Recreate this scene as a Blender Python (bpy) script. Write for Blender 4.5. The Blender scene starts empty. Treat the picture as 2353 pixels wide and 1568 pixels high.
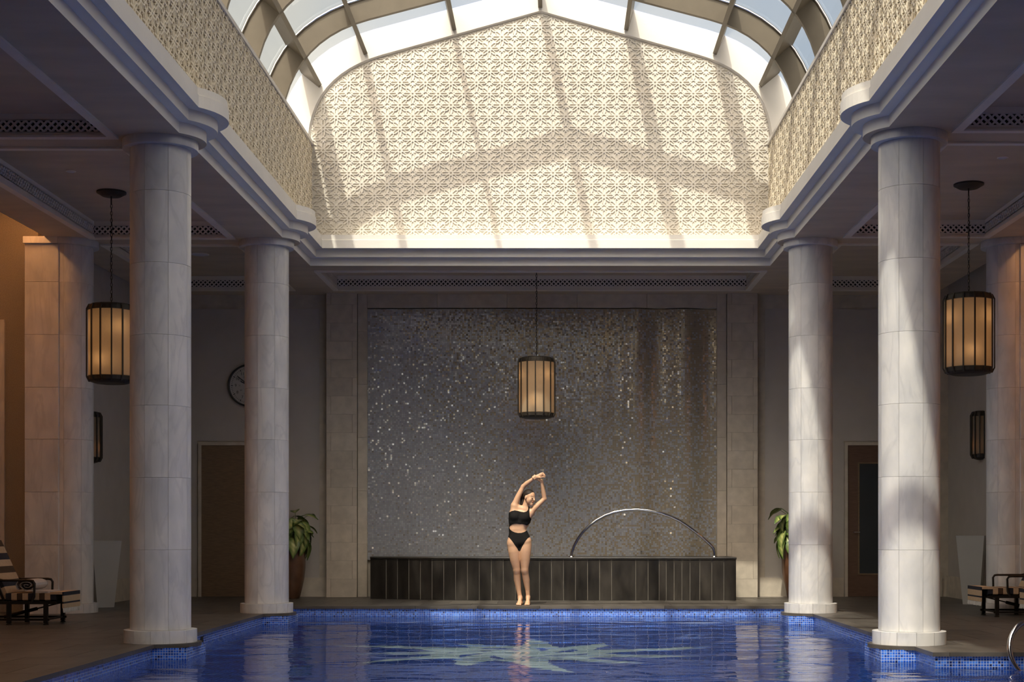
import bpy, math, random
import numpy as np
from mathutils import Vector, Matrix
random.seed(7); np.random.seed(7)
R = math.radians
S = bpy.context.scene
COL = S.collection

# ------------------------------------------------------------------ camera
F_PX = 3400.0; PX, PY = 1279.0, 1222.0; CX, CZ = 0.235, 1.06
cam_d = bpy.data.cameras.new('camera'); cam = bpy.data.objects.new('camera', cam_d); COL.objects.link(cam)
cam.location = (CX, 0, CZ); cam.rotation_euler = (R(90), 0, 0)
cam_d.sensor_width = 36; cam_d.sensor_fit = 'HORIZONTAL'; cam_d.lens = F_PX / 2353 * 36
cam_d.shift_x = (1176.5 - PX) / 2353; cam_d.shift_y = (PY - 784) / 2353
cam_d.clip_start = .05; cam_d.clip_end = 500
S.camera = cam

# ------------------------------------------------------------------ world / sun / exposure
S.view_settings.view_transform = 'Standard'; S.view_settings.look = 'None'
S.view_settings.exposure = 0.12; S.view_settings.gamma = 1.0
SUN_DIR = Vector((.21, .625, -1)).normalized()
w = bpy.data.worlds.new('sky'); S.world = w; w.use_nodes = True
nt = w.node_tree; nt.nodes.clear()
out = nt.nodes.new('ShaderNodeOutputWorld'); bg = nt.nodes.new('ShaderNodeBackground')
sky = nt.nodes.new('ShaderNodeTexSky'); sky.sky_type = 'NISHITA'; sky.sun_disc = False
sky.sun_elevation = R(56.6); sky.sun_rotation = R(195); sky.air_density = 1.0; sky.dust_density = 6.0
tc = nt.nodes.new('ShaderNodeTexCoord'); no = nt.nodes.new('ShaderNodeTexNoise')
no.inputs['Scale'].default_value = 2.6; no.inputs['Detail'].default_value = 6
rp = nt.nodes.new('ShaderNodeValToRGB'); rp.color_ramp.elements[0].position = .40; rp.color_ramp.elements[1].position = .60
mx = nt.nodes.new('ShaderNodeMix'); mx.data_type = 'RGBA'
sc = nt.nodes.new('ShaderNodeMix'); sc.data_type = 'RGBA'; sc.blend_type = 'MULTIPLY'; sc.inputs[0].default_value = 1
sc.inputs[7].default_value = (.142, .117, .096, 1)
nt.links.new(tc.outputs['Generated'], no.inputs['Vector']); nt.links.new(no.outputs['Fac'], rp.inputs[0])
nt.links.new(sky.outputs[0], sc.inputs[6])
lum = nt.nodes.new('ShaderNodeRGBToBW'); nt.links.new(sc.outputs[2], lum.inputs[0])
cl = nt.nodes.new('ShaderNodeMix'); cl.data_type = 'RGBA'; cl.blend_type = 'MULTIPLY'; cl.inputs[0].default_value = 1
nt.links.new(lum.outputs[0], cl.inputs[6]); cl.inputs[7].default_value = (1.35, 1.3, 1.22, 1)
nt.links.new(rp.outputs[0], mx.inputs[0]); nt.links.new(sc.outputs[2], mx.inputs[6]); nt.links.new(cl.outputs[2], mx.inputs[7])
nt.links.new(mx.outputs[2], bg.inputs[0]); bg.inputs[1].default_value = 2.4
nt.links.new(bg.outputs[0], out.inputs[0])
sun_d = bpy.data.lights.new('sun', 'SUN'); sun = bpy.data.objects.new('sun', sun_d); COL.objects.link(sun)
sun_d.energy = 3.5; sun_d.angle = R(.9); sun_d.color = (1.0, .93, .82)
sun.rotation_euler = SUN_DIR.to_track_quat('-Z', 'Y').to_euler(); sun.location = (-6, -10, 20)
try: sun_d.cycles.is_caustics_light = True
except Exception: pass

# ------------------------------------------------------------------ materials
def mat(name, color, rough=.6, metal=0., var=0., vscale=3., bump=0., bscale=60., rand=0., spec=.5, stretch=None, trans=0., coat=0., c2=None):
    m = bpy.data.materials.new(name); m.use_nodes = True; t = m.node_tree; b = t.nodes['Principled BSDF']
    b.inputs['Roughness'].default_value = rough; b.inputs['Metallic'].default_value = metal
    b.inputs['Specular IOR Level'].default_value = spec; b.inputs['Coat Weight'].default_value = coat
    c = tuple(color) + (1,); b.inputs['Base Color'].default_value = c
    if var or bump or rand:
        geo = t.nodes.new('ShaderNodeNewGeometry'); oi = t.nodes.new('ShaderNodeObjectInfo')
        ad = t.nodes.new('ShaderNodeVectorMath'); ad.operation = 'MULTIPLY_ADD'
        cb = t.nodes.new('ShaderNodeCombineXYZ')
        for i in range(3): t.links.new(oi.outputs['Random'], cb.inputs[i])
        t.links.new(cb.outputs[0], ad.inputs[0]); ad.inputs[1].default_value = (37 if rand else 0,) * 3
        t.links.new(geo.outputs['Position'], ad.inputs[2]); vec = ad.outputs[0]
        if stretch:
            mp = t.nodes.new('ShaderNodeVectorMath'); mp.operation = 'MULTIPLY'; mp.inputs[1].default_value = stretch
            t.links.new(vec, mp.inputs[0]); vec = mp.outputs[0]
        if var or rand:
            n = t.nodes.new('ShaderNodeTexNoise'); n.inputs['Scale'].default_value = vscale; n.inputs['Detail'].default_value = 7
            t.links.new(vec, n.inputs['Vector'])
            cc = t.nodes.new('ShaderNodeMix'); cc.data_type = 'RGBA'
            lo = c2 if c2 else tuple(x * (1 - var) for x in color); hi = tuple(min(1, x * (1 + var * .6)) for x in color)
            cc.inputs[6].default_value = tuple(lo) + (1,); cc.inputs[7].default_value = hi + (1,)
            r = t.nodes.new('ShaderNodeValToRGB'); r.color_ramp.elements[0].position = .3; r.color_ramp.elements[1].position = .7
            t.links.new(n.outputs['Fac'], r.inputs[0]); t.links.new(r.outputs[0], cc.inputs[0])
            src = cc.outputs[2]
            if rand:
                hs = t.nodes.new('ShaderNodeHueSaturation'); mr = t.nodes.new('ShaderNodeMapRange')
                mr.inputs[3].default_value = 1 - rand; mr.inputs[4].default_value = 1 + rand
                t.links.new(oi.outputs['Random'], mr.inputs[0]); t.links.new(mr.outputs[0], hs.inputs['Value'])
                t.links.new(src, hs.inputs['Color']); src = hs.outputs[0]
            t.links.new(src, b.inputs['Base Color'])
        if bump:
            n2 = t.nodes.new('ShaderNodeTexNoise'); n2.inputs['Scale'].default_value = bscale; n2.inputs['Detail'].default_value = 4
            t.links.new(vec, n2.inputs['Vector']); bp = t.nodes.new('ShaderNodeBump'); bp.inputs['Strength'].default_value = bump
            bp.inputs['Distance'].default_value = .02
            t.links.new(n2.outputs['Fac'], bp.inputs['Height']); t.links.new(bp.outputs[0], b.inputs['Normal'])
    return m

def math_n(t, op, a, b=None):
    n = t.nodes.new('ShaderNodeMath'); n.operation = op
    for i, v in enumerate((a, b)):
        if v is None: continue
        if isinstance(v, (int, float)): n.inputs[i].default_value = v
        else: t.links.new(v, n.inputs[i])
    return n.outputs[0]

TILE_G = {}
def tile_mat(name, size, stops, grout, gw=.08, rough=.15, metal=0., jitter=0., spec=.5, glow=None):
    m = bpy.data.materials.new(name); m.use_nodes = True; t = m.node_tree; b = t.nodes['Principled BSDF']
    uv = t.nodes.new('ShaderNodeUVMap'); uv.uv_map = 'UVMap'
    s = t.nodes.new('ShaderNodeVectorMath'); s.operation = 'SCALE'; s.inputs[3].default_value = 1 / size
    t.links.new(uv.outputs[0], s.inputs[0])
    fl = t.nodes.new('ShaderNodeVectorMath'); fl.operation = 'FLOOR'; t.links.new(s.outputs[0], fl.inputs[0])
    fr = t.nodes.new('ShaderNodeVectorMath'); fr.operation = 'FRACTION'; t.links.new(s.outputs[0], fr.inputs[0])
    sx = t.nodes.new('ShaderNodeSeparateXYZ'); t.links.new(fr.outputs[0], sx.inputs[0])
    ax = math_n(t, 'ABSOLUTE', math_n(t, 'SUBTRACT', sx.outputs[0], .5)); ay = math_n(t, 'ABSOLUTE', math_n(t, 'SUBTRACT', sx.outputs[1], .5))
    g = math_n(t, 'GREATER_THAN', math_n(t, 'MAXIMUM', ax, ay), .5 - gw)
    TILE_G[name] = g
    wn = t.nodes.new('ShaderNodeTexWhiteNoise'); wn.noise_dimensions = '3D'; t.links.new(fl.outputs[0], wn.inputs['Vector'])
    r = t.nodes.new('ShaderNodeValToRGB'); r.color_ramp.interpolation = 'CONSTANT'
    els = r.color_ramp.elements
    for i, (p, c) in enumerate(stops):
        e = els[i] if i < 2 else els.new(p)
        e.position = p; e.color = tuple(c) + (1,)
    t.links.new(wn.outputs['Value'], r.inputs[0])
    mxx = t.nodes.new('ShaderNodeMix'); mxx.data_type = 'RGBA'; mxx.inputs[7].default_value = tuple(grout) + (1,)
    t.links.new(g, mxx.inputs[0]); t.links.new(r.outputs[0], mxx.inputs[6]); t.links.new(mxx.outputs[2], b.inputs['Base Color'])
    b.inputs['Metallic'].default_value = metal; b.inputs['Specular IOR Level'].default_value = spec
    if metal: t.links.new(math_n(t, 'MULTIPLY', math_n(t, 'SUBTRACT', 1, g), metal), b.inputs['Metallic'])
    t.links.new(math_n(t, 'ADD', math_n(t, 'MULTIPLY', g, .5), rough), b.inputs['Roughness'])
    geo = t.nodes.new('ShaderNodeNewGeometry')
    if jitter:
        j = t.nodes.new('ShaderNodeVectorMath'); j.operation = 'SUBTRACT'; t.links.new(wn.outputs['Color'], j.inputs[0]); j.inputs[1].default_value = (.5, .5, .5)
        j2 = t.nodes.new('ShaderNodeVectorMath'); j2.operation = 'SCALE'; t.links.new(j.outputs[0], j2.inputs[0]); t.links.new(math_n(t, 'ADD', math_n(t, 'MULTIPLY', math_n(t, 'POWER', wn.outputs['Value'], 7), jitter * 8), jitter), j2.inputs[3])
        a = t.nodes.new('ShaderNodeVectorMath'); a.operation = 'ADD'; t.links.new(geo.outputs['Normal'], a.inputs[0]); t.links.new(j2.outputs[0], a.inputs[1])
        nn = t.nodes.new('ShaderNodeVectorMath'); nn.operation = 'NORMALIZE'; t.links.new(a.outputs[0], nn.inputs[0]); t.links.new(nn.outputs[0], b.inputs['Normal'])
    else:
        bp = t.nodes.new('ShaderNodeBump'); bp.inputs['Strength'].default_value = .4; bp.inputs['Distance'].default_value = .003; bp.invert = True
        t.links.new(g, bp.inputs['Height']); t.links.new(bp.outputs[0], b.inputs['Normal'])
    return m

M = {}
M['white'] = mat('white_plaster', (.78, .745, .69), .7, var=.05, vscale=2, bump=.05, bscale=40)
M['screen'] = mat('carved_screen', (.73, .685, .61), .75, var=.05, vscale=6)
M['screen_back'] = mat('screen_backing', (.71, .665, .585), .8, var=.05, vscale=3)
M['screen_side'] = mat('carved_screen_side', (.86, .77, .61), .75, var=.05, vscale=6)  # carved screen copy tinted warm, bounced sunlight put into the colour
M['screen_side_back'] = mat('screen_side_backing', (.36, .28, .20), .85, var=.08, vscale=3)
M['ceil'] = mat('ceiling_plaster', (.60, .485, .35), .75, var=.12, vscale=1.2, stretch=(1, 3, 1))
M['ceil_trim'] = mat('ceiling_trim', (.82, .74, .63), .7, var=.06, vscale=3)
M['wall'] = mat('wall_plaster', (.52, .475, .43), .8, var=.05, vscale=4, bump=.05, bscale=60)
M['wall_rough'] = mat('wall_stipple', (.40, .36, .31), .9, var=.2, vscale=90, bump=.7, bscale=170)
M['stone'] = mat('limestone', (.58, .51, .415), .65, var=.14, vscale=7, rand=.07, bump=.06, bscale=50)
M['stone_joint'] = mat('limestone_joint', (.27, .235, .19), .85, var=.1)
M['marble'] = mat('white_marble', (.72, .70, .675), .38, var=.10, vscale=2.6, rand=.05, c2=(.55, .55, .56), stretch=(1.6, 1.6, .8))
def veins(m, dark, amt):
    t = m.node_tree; b = t.nodes['Principled BSDF']; src = b.inputs['Base Color'].links[0].from_socket
    geo = t.nodes.new('ShaderNodeNewGeometry'); oi = t.nodes.new('ShaderNodeObjectInfo'); cb = t.nodes.new('ShaderNodeCombineXYZ')
    for i in range(3): t.links.new(oi.outputs['Random'], cb.inputs[i])
    ad = t.nodes.new('ShaderNodeVectorMath'); ad.operation = 'MULTIPLY_ADD'; ad.inputs[1].default_value = (23, 11, 5); t.links.new(cb.outputs[0], ad.inputs[0])
    mp = t.nodes.new('ShaderNodeMapping'); mp.inputs['Rotation'].default_value = (.5, .35, .2); mp.inputs['Scale'].default_value = (3.2, 3.2, .9); t.links.new(geo.outputs['Position'], mp.inputs[0]); t.links.new(mp.outputs[0], ad.inputs[2])
    n = t.nodes.new('ShaderNodeTexNoise'); n.inputs['Scale'].default_value = 1.0; n.inputs['Detail'].default_value = 8; n.inputs['Distortion'].default_value = 1.1; t.links.new(ad.outputs[0], n.inputs['Vector'])
    d = math_n(t, 'ABSOLUTE', math_n(t, 'SUBTRACT', n.outputs['Fac'], .5)); f = math_n(t, 'MULTIPLY', math_n(t, 'SUBTRACT', 1, math_n(t, 'MINIMUM', math_n(t, 'MULTIPLY', d, 22), 1)), amt)
    mx_ = t.nodes.new('ShaderNodeMix'); mx_.data_type = 'RGBA'; mx_.inputs[7].default_value = dark + (1,); t.links.new(f, mx_.inputs[0]); t.links.new(src, mx_.inputs[6]); t.links.new(mx_.outputs[2], b.inputs['Base Color'])
def math_n(t, op, a, b=None):
    n = t.nodes.new('ShaderNodeMath'); n.operation = op
    for i, v in enumerate((a, b)):
        if v is None: continue
        if isinstance(v, (int, float)): n.inputs[i].default_value = v
        else: t.links.new(v, n.inputs[i])
    return n.outputs[0]
veins(M['marble'], (.42, .42, .44), .30)
M['marble_joint'] = mat('marble_joint', (.50, .47, .44), .8, var=.05)
M['slate'] = mat('slate_slab', (.085, .075, .064), .42, var=.35, vscale=3.5, rand=.18, bump=.12, bscale=25, stretch=(1, .5, 1))
M['grout_light'] = mat('ledge_grout', (.42, .38, .32), .8, var=.1)
M['slate_joint'] = mat('slate_joint', (.14, .125, .105), .8, var=.1)
M['ledge'] = mat('wet_slate', (.030, .026, .022), .30, var=.6, vscale=4, rand=.25, bump=.2, bscale=18, stretch=(1.5, 1, .6))
M['bronze'] = mat('bronze_frame', (.115, .095, .068), .45, .3, var=.1, vscale=5)
M['bronze_dark'] = mat('dark_bronze', (.055, .045, .035), .55, .4, var=.2, vscale=12)
M['chrome'] = mat('polished_steel', (.82, .80, .77), .08, 1.0, var=.02)
M['alum'] = mat('aluminium_strip', (.85, .85, .84), .25, 1.0, var=.02)
M['dark'] = mat('dark_void', (.012, .011, .01), .9, var=.1)
M['grille'] = mat('grille_plaster', (.78, .70, .62), .75, var=.05)
M['wood'] = mat('brown_wood', (.22, .145, .085), .5, var=.22, vscale=9, stretch=(1, 1, 9), bump=.05, bscale=40)
M['wood2'] = mat('dark_red_wood', (.15, .085, .058), .45, var=.2, vscale=8, stretch=(1, 1, 9))
M['glass_dark'] = mat('door_glass', (.05, .055, .06), .12, var=.05)
M['planter'] = mat('white_planter', (.50, .48, .45), .55, var=.04)
M['pot'] = mat('brown_glazed_pot', (.13, .062, .033), .3, var=.3, vscale=8, coat=.3)
M['soil'] = mat('soil', (.03, .022, .015), .95, var=.3, vscale=40)
M['stem'] = mat('plant_stem', (.09, .14, .035), .5, var=.2, vscale=20)
M['metal_black'] = mat('black_metal', (.022, .018, .015), .45, .4, var=.2, vscale=20)
M['cl_beige'] = mat('beige_canvas', (.55, .40, .26), .9, var=.08, vscale=30, bump=.2, bscale=300)
M['cl_navy'] = mat('navy_canvas', (.02, .022, .035), .9, var=.1, vscale=30, bump=.2, bscale=300)
M['cl_brown'] = mat('brown_canvas', (.075, .045, .026), .9, var=.1, vscale=30, bump=.2, bscale=300)
M['towel'] = mat('white_towel', (.72, .66, .62), .95, var=.08, vscale=30, bump=.8, bscale=160)
M['fringe'] = mat('fringe_cotton', (.74, .71, .67), .95, var=.1, vscale=60)
M['clock_face'] = mat('clock_face', (.52, .50, .46), .5, var=.03)
M['clock_black'] = mat('clock_black', (.02, .02, .02), .4, var=.1)
M['lamp_disc'] = mat('downlight_disc', (.62, .62, .64), .5, var=.03)
M['suit'] = mat('black_swimsuit', (.010, .009, .009), .9, spec=.15, var=.15, vscale=40)
M['hair'] = mat('dark_hair', (.022, .014, .010), .62, spec=.25, var=.4, vscale=60, stretch=(3, 3, .6))
M['out'] = mat('outer_render', (.55, .52, .48), .85, var=.05)
M['mosaic'] = tile_mat('mirror_mosaic', .030, [(0, (.60, .63, .69)), (.35, (.53, .56, .61)), (.62, (.68, .715, .77)), (.80, (.60, .60, .625)), (.93, (.44, .415, .38))], (.30, .275, .25), .07, .13, .42, .065)
t_ = M['mosaic'].node_tree; pb_ = t_.nodes['Principled BSDF']; src_ = pb_.inputs['Base Color'].links[0].from_socket
uv2 = t_.nodes.new('ShaderNodeUVMap'); uv2.uv_map = 'UVMap'; sc2 = t_.nodes.new('ShaderNodeVectorMath'); sc2.operation = 'SNAP'; sc2.inputs[1].default_value = (.03, .03, .03); t_.links.new(uv2.outputs[0], sc2.inputs[0])
wn2 = t_.nodes.new('ShaderNodeTexWhiteNoise'); wn2.noise_dimensions = '2D'; t_.links.new(sc2.outputs[0], wn2.inputs['Vector'])
sp_ = t_.nodes.new('ShaderNodeSeparateXYZ'); t_.links.new(sc2.outputs[0], sp_.inputs[0]); nz = t_.nodes.new('ShaderNodeTexNoise'); nz.inputs['Scale'].default_value = 1.1; t_.links.new(sc2.outputs[0], nz.inputs['Vector'])
th_ = math_n(t_, 'ADD', math_n(t_, 'ADD', math_n(t_, 'MULTIPLY', sp_.outputs[0], .16), math_n(t_, 'MULTIPLY', sp_.outputs[1], .09)), math_n(t_, 'MULTIPLY', nz.outputs['Fac'], .35))
gm = math_n(t_, 'MULTIPLY', math_n(t_, 'LESS_THAN', wn2.outputs['Value'], math_n(t_, 'SUBTRACT', th_, .12)), math_n(t_, 'SUBTRACT', 1, TILE_G['mirror_mosaic'])); gx_ = t_.nodes.new('ShaderNodeMix'); gx_.data_type = 'RGBA'
gx_.inputs[7].default_value = (.52, .45, .33, 1); t_.links.new(gm, gx_.inputs[0]); t_.links.new(src_, gx_.inputs[6]); t_.links.new(gx_.outputs[2], pb_.inputs['Base Color'])
blues = [(0, (.022, .10, .52)), (.3, (.035, .15, .68)), (.55, (.015, .07, .38)), (.75, (.06, .22, .80)), (.93, (.01, .025, .13))]
M['pool'] = tile_mat('pool_tile', .025, blues, (.42, .50, .66), .085, .12)
M['pool_floor'] = tile_mat('pool_floor_tile', .025, [(p, tuple(x * .9 for x in c)) for p, c in blues], (.06, .14, .42), .06, .2)
aq = [(0, (.72, .93, .88)), (.35, (.80, .96, .92)), (.7, (.66, .88, .84)), (.9, (.84, .97, .92))]
M['star'] = tile_mat('aqua_tile', .025, aq, (.6, .78, .78), .06, .2)

def glass_pane(name, tint, refl=1.45):
    m = bpy.data.materials.new(name); m.use_nodes = True; t = m.node_tree; t.nodes.clear()
    o = t.nodes.new('ShaderNodeOutputMaterial'); mixs = t.nodes.new('ShaderNodeMixShader')
    tr = t.nodes.new('ShaderNodeBsdfTransparent'); tr.inputs[0].default_value = tint + (1,)
    gl = t.nodes.new('ShaderNodeBsdfGlossy'); gl.inputs['Roughness'].default_value = .02
    fr = t.nodes.new('ShaderNodeFresnel'); gb = t.nodes.new('ShaderNodeNewGeometry')
    t.links.new(math_n(t, 'ADD', refl, math_n(t, 'MULTIPLY', gb.outputs['Backfacing'], 1 / refl - refl)), fr.inputs[0])
    n = t.nodes.new('ShaderNodeTexNoise'); n.inputs['Scale'].default_value = .8; bp = t.nodes.new('ShaderNodeBump'); bp.inputs['Strength'].default_value = .04
    t.links.new(n.outputs[0], bp.inputs['Height']); t.links.new(bp.outputs[0], gl.inputs['Normal'])
    t.links.new(fr.outputs[0], mixs.inputs[0]); t.links.new(tr.outputs[0], mixs.inputs[1]); t.links.new(gl.outputs[0], mixs.inputs[2])
    t.links.new(mixs.outputs[0], o.inputs[0]); return m
M['glass'] = glass_pane('skylight_glass', (.90, .92, .88))

def lantern_glass(name, col):
    m = bpy.data.materials.new(name); m.use_nodes = True; t = m.node_tree; t.nodes.clear()
    o = t.nodes.new('ShaderNodeOutputMaterial'); ms = t.nodes.new('ShaderNodeMixShader'); ms.inputs[0].default_value = .35
    n = t.nodes.new('ShaderNodeTexNoise'); n.inputs['Scale'].default_value = 25
    cr = t.nodes.new('ShaderNodeMix'); cr.data_type = 'RGBA'; cr.inputs[6].default_value = tuple(c * .85 for c in col) + (1,); cr.inputs[7].default_value = col + (1,)
    t.links.new(n.outputs['Fac'], cr.inputs[0])
    tl = t.nodes.new('ShaderNodeBsdfTranslucent'); df = t.nodes.new('ShaderNodeBsdfDiffuse')
    t.links.new(cr.outputs[2], tl.inputs[0]); t.links.new(cr.outputs[2], df.inputs[0])
    t.links.new(tl.outputs[0], ms.inputs[1]); t.links.new(df.outputs[0], ms.inputs[2]); t.links.new(ms.outputs[0], o.inputs[0]); return m
M['lantern'] = lantern_glass('amber_lantern_glass', (.72, .60, .43))

def emit(name, col, st):
    m = bpy.data.materials.new(name); m.use_nodes = True; t = m.node_tree; t.nodes.clear()
    o = t.nodes.new('ShaderNodeOutputMaterial'); e = t.nodes.new('ShaderNodeEmission'); e.inputs[0].default_value = col + (1,); e.inputs[1].default_value = st
    t.links.new(e.outputs[0], o.inputs[0]); return m
M['cove'] = emit('cove_lamp', (1.0, .46, .17), 26.0)
M['bulb'] = emit('lantern_bulb', (1.0, .62, .30), 3.0)

def water_mat():
    m = bpy.data.materials.new('pool_water'); m.use_nodes = True; t = m.node_tree; t.nodes.clear()
    o = t.nodes.new('ShaderNodeOutputMaterial'); geo = t.nodes.new('ShaderNodeNewGeometry')
    mp = t.nodes.new('ShaderNodeVectorMath'); mp.operation = 'MULTIPLY'; mp.inputs[1].default_value = (.55, 1.0, 1)
    t.links.new(geo.outputs['Position'], mp.inputs[0])
    n1 = t.nodes.new('ShaderNodeTexNoise'); n1.inputs['Scale'].default_value = 2.3; n1.inputs['Detail'].default_value = 2.5; n1.inputs['Distortion'].default_value = .6
    n2 = t.nodes.new('ShaderNodeTexNoise'); n2.inputs['Scale'].default_value = .7; n2.inputs['Detail'].default_value = 1
    t.links.new(mp.outputs[0], n1.inputs['Vector']); t.links.new(mp.outputs[0], n2.inputs['Vector'])
    h = math_n(t, 'ADD', n1.outputs['Fac'], math_n(t, 'MULTIPLY', n2.outputs['Fac'], 1.6))
    bp = t.nodes.new('ShaderNodeBump'); bp.inputs['Strength'].default_value = .55; bp.inputs['Distance'].default_value = .035
    t.links.new(h, bp.inputs['Height'])
    fr = t.nodes.new('ShaderNodeFresnel'); fr.inputs[0].default_value = 1.33; t.links.new(bp.outputs[0], fr.inputs['Normal'])
    rf = t.nodes.new('ShaderNodeBsdfRefraction'); rf.inputs['IOR'].default_value = 1.33; rf.inputs['Roughness'].default_value = 0
    rf.inputs[0].default_value = (.90, .96, 1, 1); t.links.new(bp.outputs[0], rf.inputs['Normal'])
    tr = t.nodes.new('ShaderNodeBsdfTransparent'); tr.inputs[0].default_value = (.85, .94, 1, 1)
    m1 = t.nodes.new('ShaderNodeMixShader'); m1.inputs[0].default_value = WATER_TRANSP
    t.links.new(rf.outputs[0], m1.inputs[1]); t.links.new(tr.outputs[0], m1.inputs[2])
    gl = t.nodes.new('ShaderNodeBsdfGlossy'); gl.inputs['Roughness'].default_value = .015; t.links.new(bp.outputs[0], gl.inputs['Normal'])
    m2 = t.nodes.new('ShaderNodeMixShader'); t.links.new(fr.outputs[0], m2.inputs[0])
    t.links.new(m1.outputs[0], m2.inputs[1]); t.links.new(gl.outputs[0], m2.inputs[2]); t.links.new(m2.outputs[0], o.inputs[0]); return m
WATER_TRANSP = .22
M['water'] = water_mat()

def attr_mat(name, attr, rough, sub=0., bump=0., bscale=80):
    m = bpy.data.materials.new(name); m.use_nodes = True; t = m.node_tree; b = t.nodes['Principled BSDF']
    a = t.nodes.new('ShaderNodeVertexColor'); a.layer_name = attr
    n = t.nodes.new('ShaderNodeTexNoise'); n.inputs['Scale'].default_value = bscale
    mm = t.nodes.new('ShaderNodeMix'); mm.data_type = 'RGBA'; mm.blend_type = 'MULTIPLY'; mm.inputs[0].default_value = .15
    t.links.new(a.outputs[0], mm.inputs[6]); t.links.new(n.outputs['Fac'], mm.inputs[7])
    t.links.new(mm.outputs[2], b.inputs['Base Color']); b.inputs['Roughness'].default_value = rough
    if sub:
        b.inputs['Subsurface Weight'].default_value = sub; b.inputs['Subsurface Radius'].default_value = (.02, .008, .004); b.inputs['Subsurface Scale'].default_value = .3
    return m
M['skin'] = attr_mat('skin', 'Col', .48, .08)
M['leaf'] = attr_mat('variegated_leaf', 'Col', .35)

# ------------------------------------------------------------------ mesh helpers
class MB:
    def __init__(s): s.v = []; s.f = []
    def add(s, vs, fs):
        o = len(s.v); s.v += [tuple(p) for p in vs]; s.f += [tuple(i + o for i in f) for f in fs]; return s
    def box(s, x0, x1, y0, y1, z0, z1):
        return s.add([(x0, y0, z0), (x1, y0, z0), (x1, y1, z0), (x0, y1, z0), (x0, y0, z1), (x1, y0, z1), (x1, y1, z1), (x0, y1, z1)],
                     [(0, 3, 2, 1), (4, 5, 6, 7), (0, 1, 5, 4), (1, 2, 6, 5), (2, 3, 7, 6), (3, 0, 4, 7)])
    def bbox(s, x0, x1, y0, y1, z0, z1, c):   # box with chamfered vertical edges
        pts = [(x0 + c, y0), (x1 - c, y0), (x1, y0 + c), (x1, y1 - c), (x1 - c, y1), (x0 + c, y1), (x0, y1 - c), (x0, y0 + c)]
        return s.prism(pts, z0, z1)
    def prism(s, pts, z0, z1):
        n = len(pts); vs = [(p[0], p[1], z0) for p in pts] + [(p[0], p[1], z1) for p in pts]
        return s.add(vs, [tuple(range(n))[::-1], tuple(range(n, 2 * n))] + [(i, (i + 1) % n, n + (i + 1) % n, n + i) for i in range(n)])
    def quad(s, *p): return s.add(p, [tuple(range(len(p)))])
    def lathe(s, prof, c=(0, 0, 0), n=32, a0=0., a1=2 * math.pi, cap=False):
        full = abs(a1 - a0 - 2 * math.pi) < 1e-6; m = n if full else n + 1; vs = []
        for i in range(m):
            a = a0 + (a1 - a0) * i / n
            for r, z in prof: vs.append((c[0] + r * math.cos(a), c[1] + r * math.sin(a), c[2] + z))
        k = len(prof); fs = []
        for i in range(n):
            j = (i + 1) % m
            for q in range(k - 1): fs.append((i * k + q, j * k + q, j * k + q + 1, i * k + q + 1))
        return s.add(vs, fs)
    def tube(s, path, r, n=10, closed=False, cap=True):
        P = [Vector(p) for p in path]; L = len(P); rs = r if isinstance(r, (list, tuple)) else [r] * L
        T = []
        for i in range(L):
            a = P[i - 1] if (i > 0 or closed) else P[i]; b = P[(i + 1) % L] if (i < L - 1 or closed) else P[i]
            T.append((b - a).normalized())
        u = T[0].orthogonal().normalized(); vs = []
        for i in range(L):
            u = (u - T[i] * u.dot(T[i])); u = u.normalized() if u.length > 1e-6 else T[i].orthogonal().normalized()
            wv = T[i].cross(u)
            for k in range(n):
                a = 2 * math.pi * k / n; vs.append(P[i] + (u * math.cos(a) + wv * math.sin(a)) * rs[i])
        fs = []
        for i in range(L if closed else L - 1):
            j = (i + 1) % L
            for k in range(n): fs.append((i * n + k, i * n + (k + 1) % n, j * n + (k + 1) % n, j * n + k))
        if cap and not closed: fs += [tuple(range(n))[::-1], tuple(range((L - 1) * n, L * n))]
        return s.add(vs, fs)
    def ball(s, c, r, n=12, m=8, sc=(1, 1, 1)):
        vs = [(c[0], c[1], c[2] + r * sc[2])]
        for i in range(1, m):
            t = math.pi * i / m
            for k in range(n): vs.append((c[0] + r * sc[0] * math.sin(t) * math.cos(2 * math.pi * k / n), c[1] + r * sc[1] * math.sin(t) * math.sin(2 * math.pi * k / n), c[2] + r * sc[2] * math.cos(t)))
        vs.append((c[0], c[1], c[2] - r * sc[2])); e = len(vs) - 1
        fs = [(0, 1 + k, 1 + (k + 1) % n) for k in range(n)]
        for i in range(m - 2):
            for k in range(n): fs.append((1 + i * n + k, 1 + (i + 1) * n + k, 1 + (i + 1) * n + (k + 1) % n, 1 + i * n + (k + 1) % n))
        fs += [(e, 1 + (m - 2) * n + (k + 1) % n, 1 + (m - 2) * n + k) for k in range(n)]
        return s.add(vs, fs)
    def mesh(s, name, m, smooth=False, uv=False):
        me = bpy.data.meshes.new(name); me.from_pydata(s.v, [], s.f); me.materials.append(m)
        if smooth:
            me.polygons.foreach_set('use_smooth', [True] * len(me.polygons))
            try: me.set_sharp_from_angle(angle=R(38))
            except Exception: pass
        if uv: box_uv(me)
        me.update(); return me
    def build(s, name, m, parent=None, smooth=False, uv=False):
        return obj(name, s.mesh(name, m, smooth, uv), parent)

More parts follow.
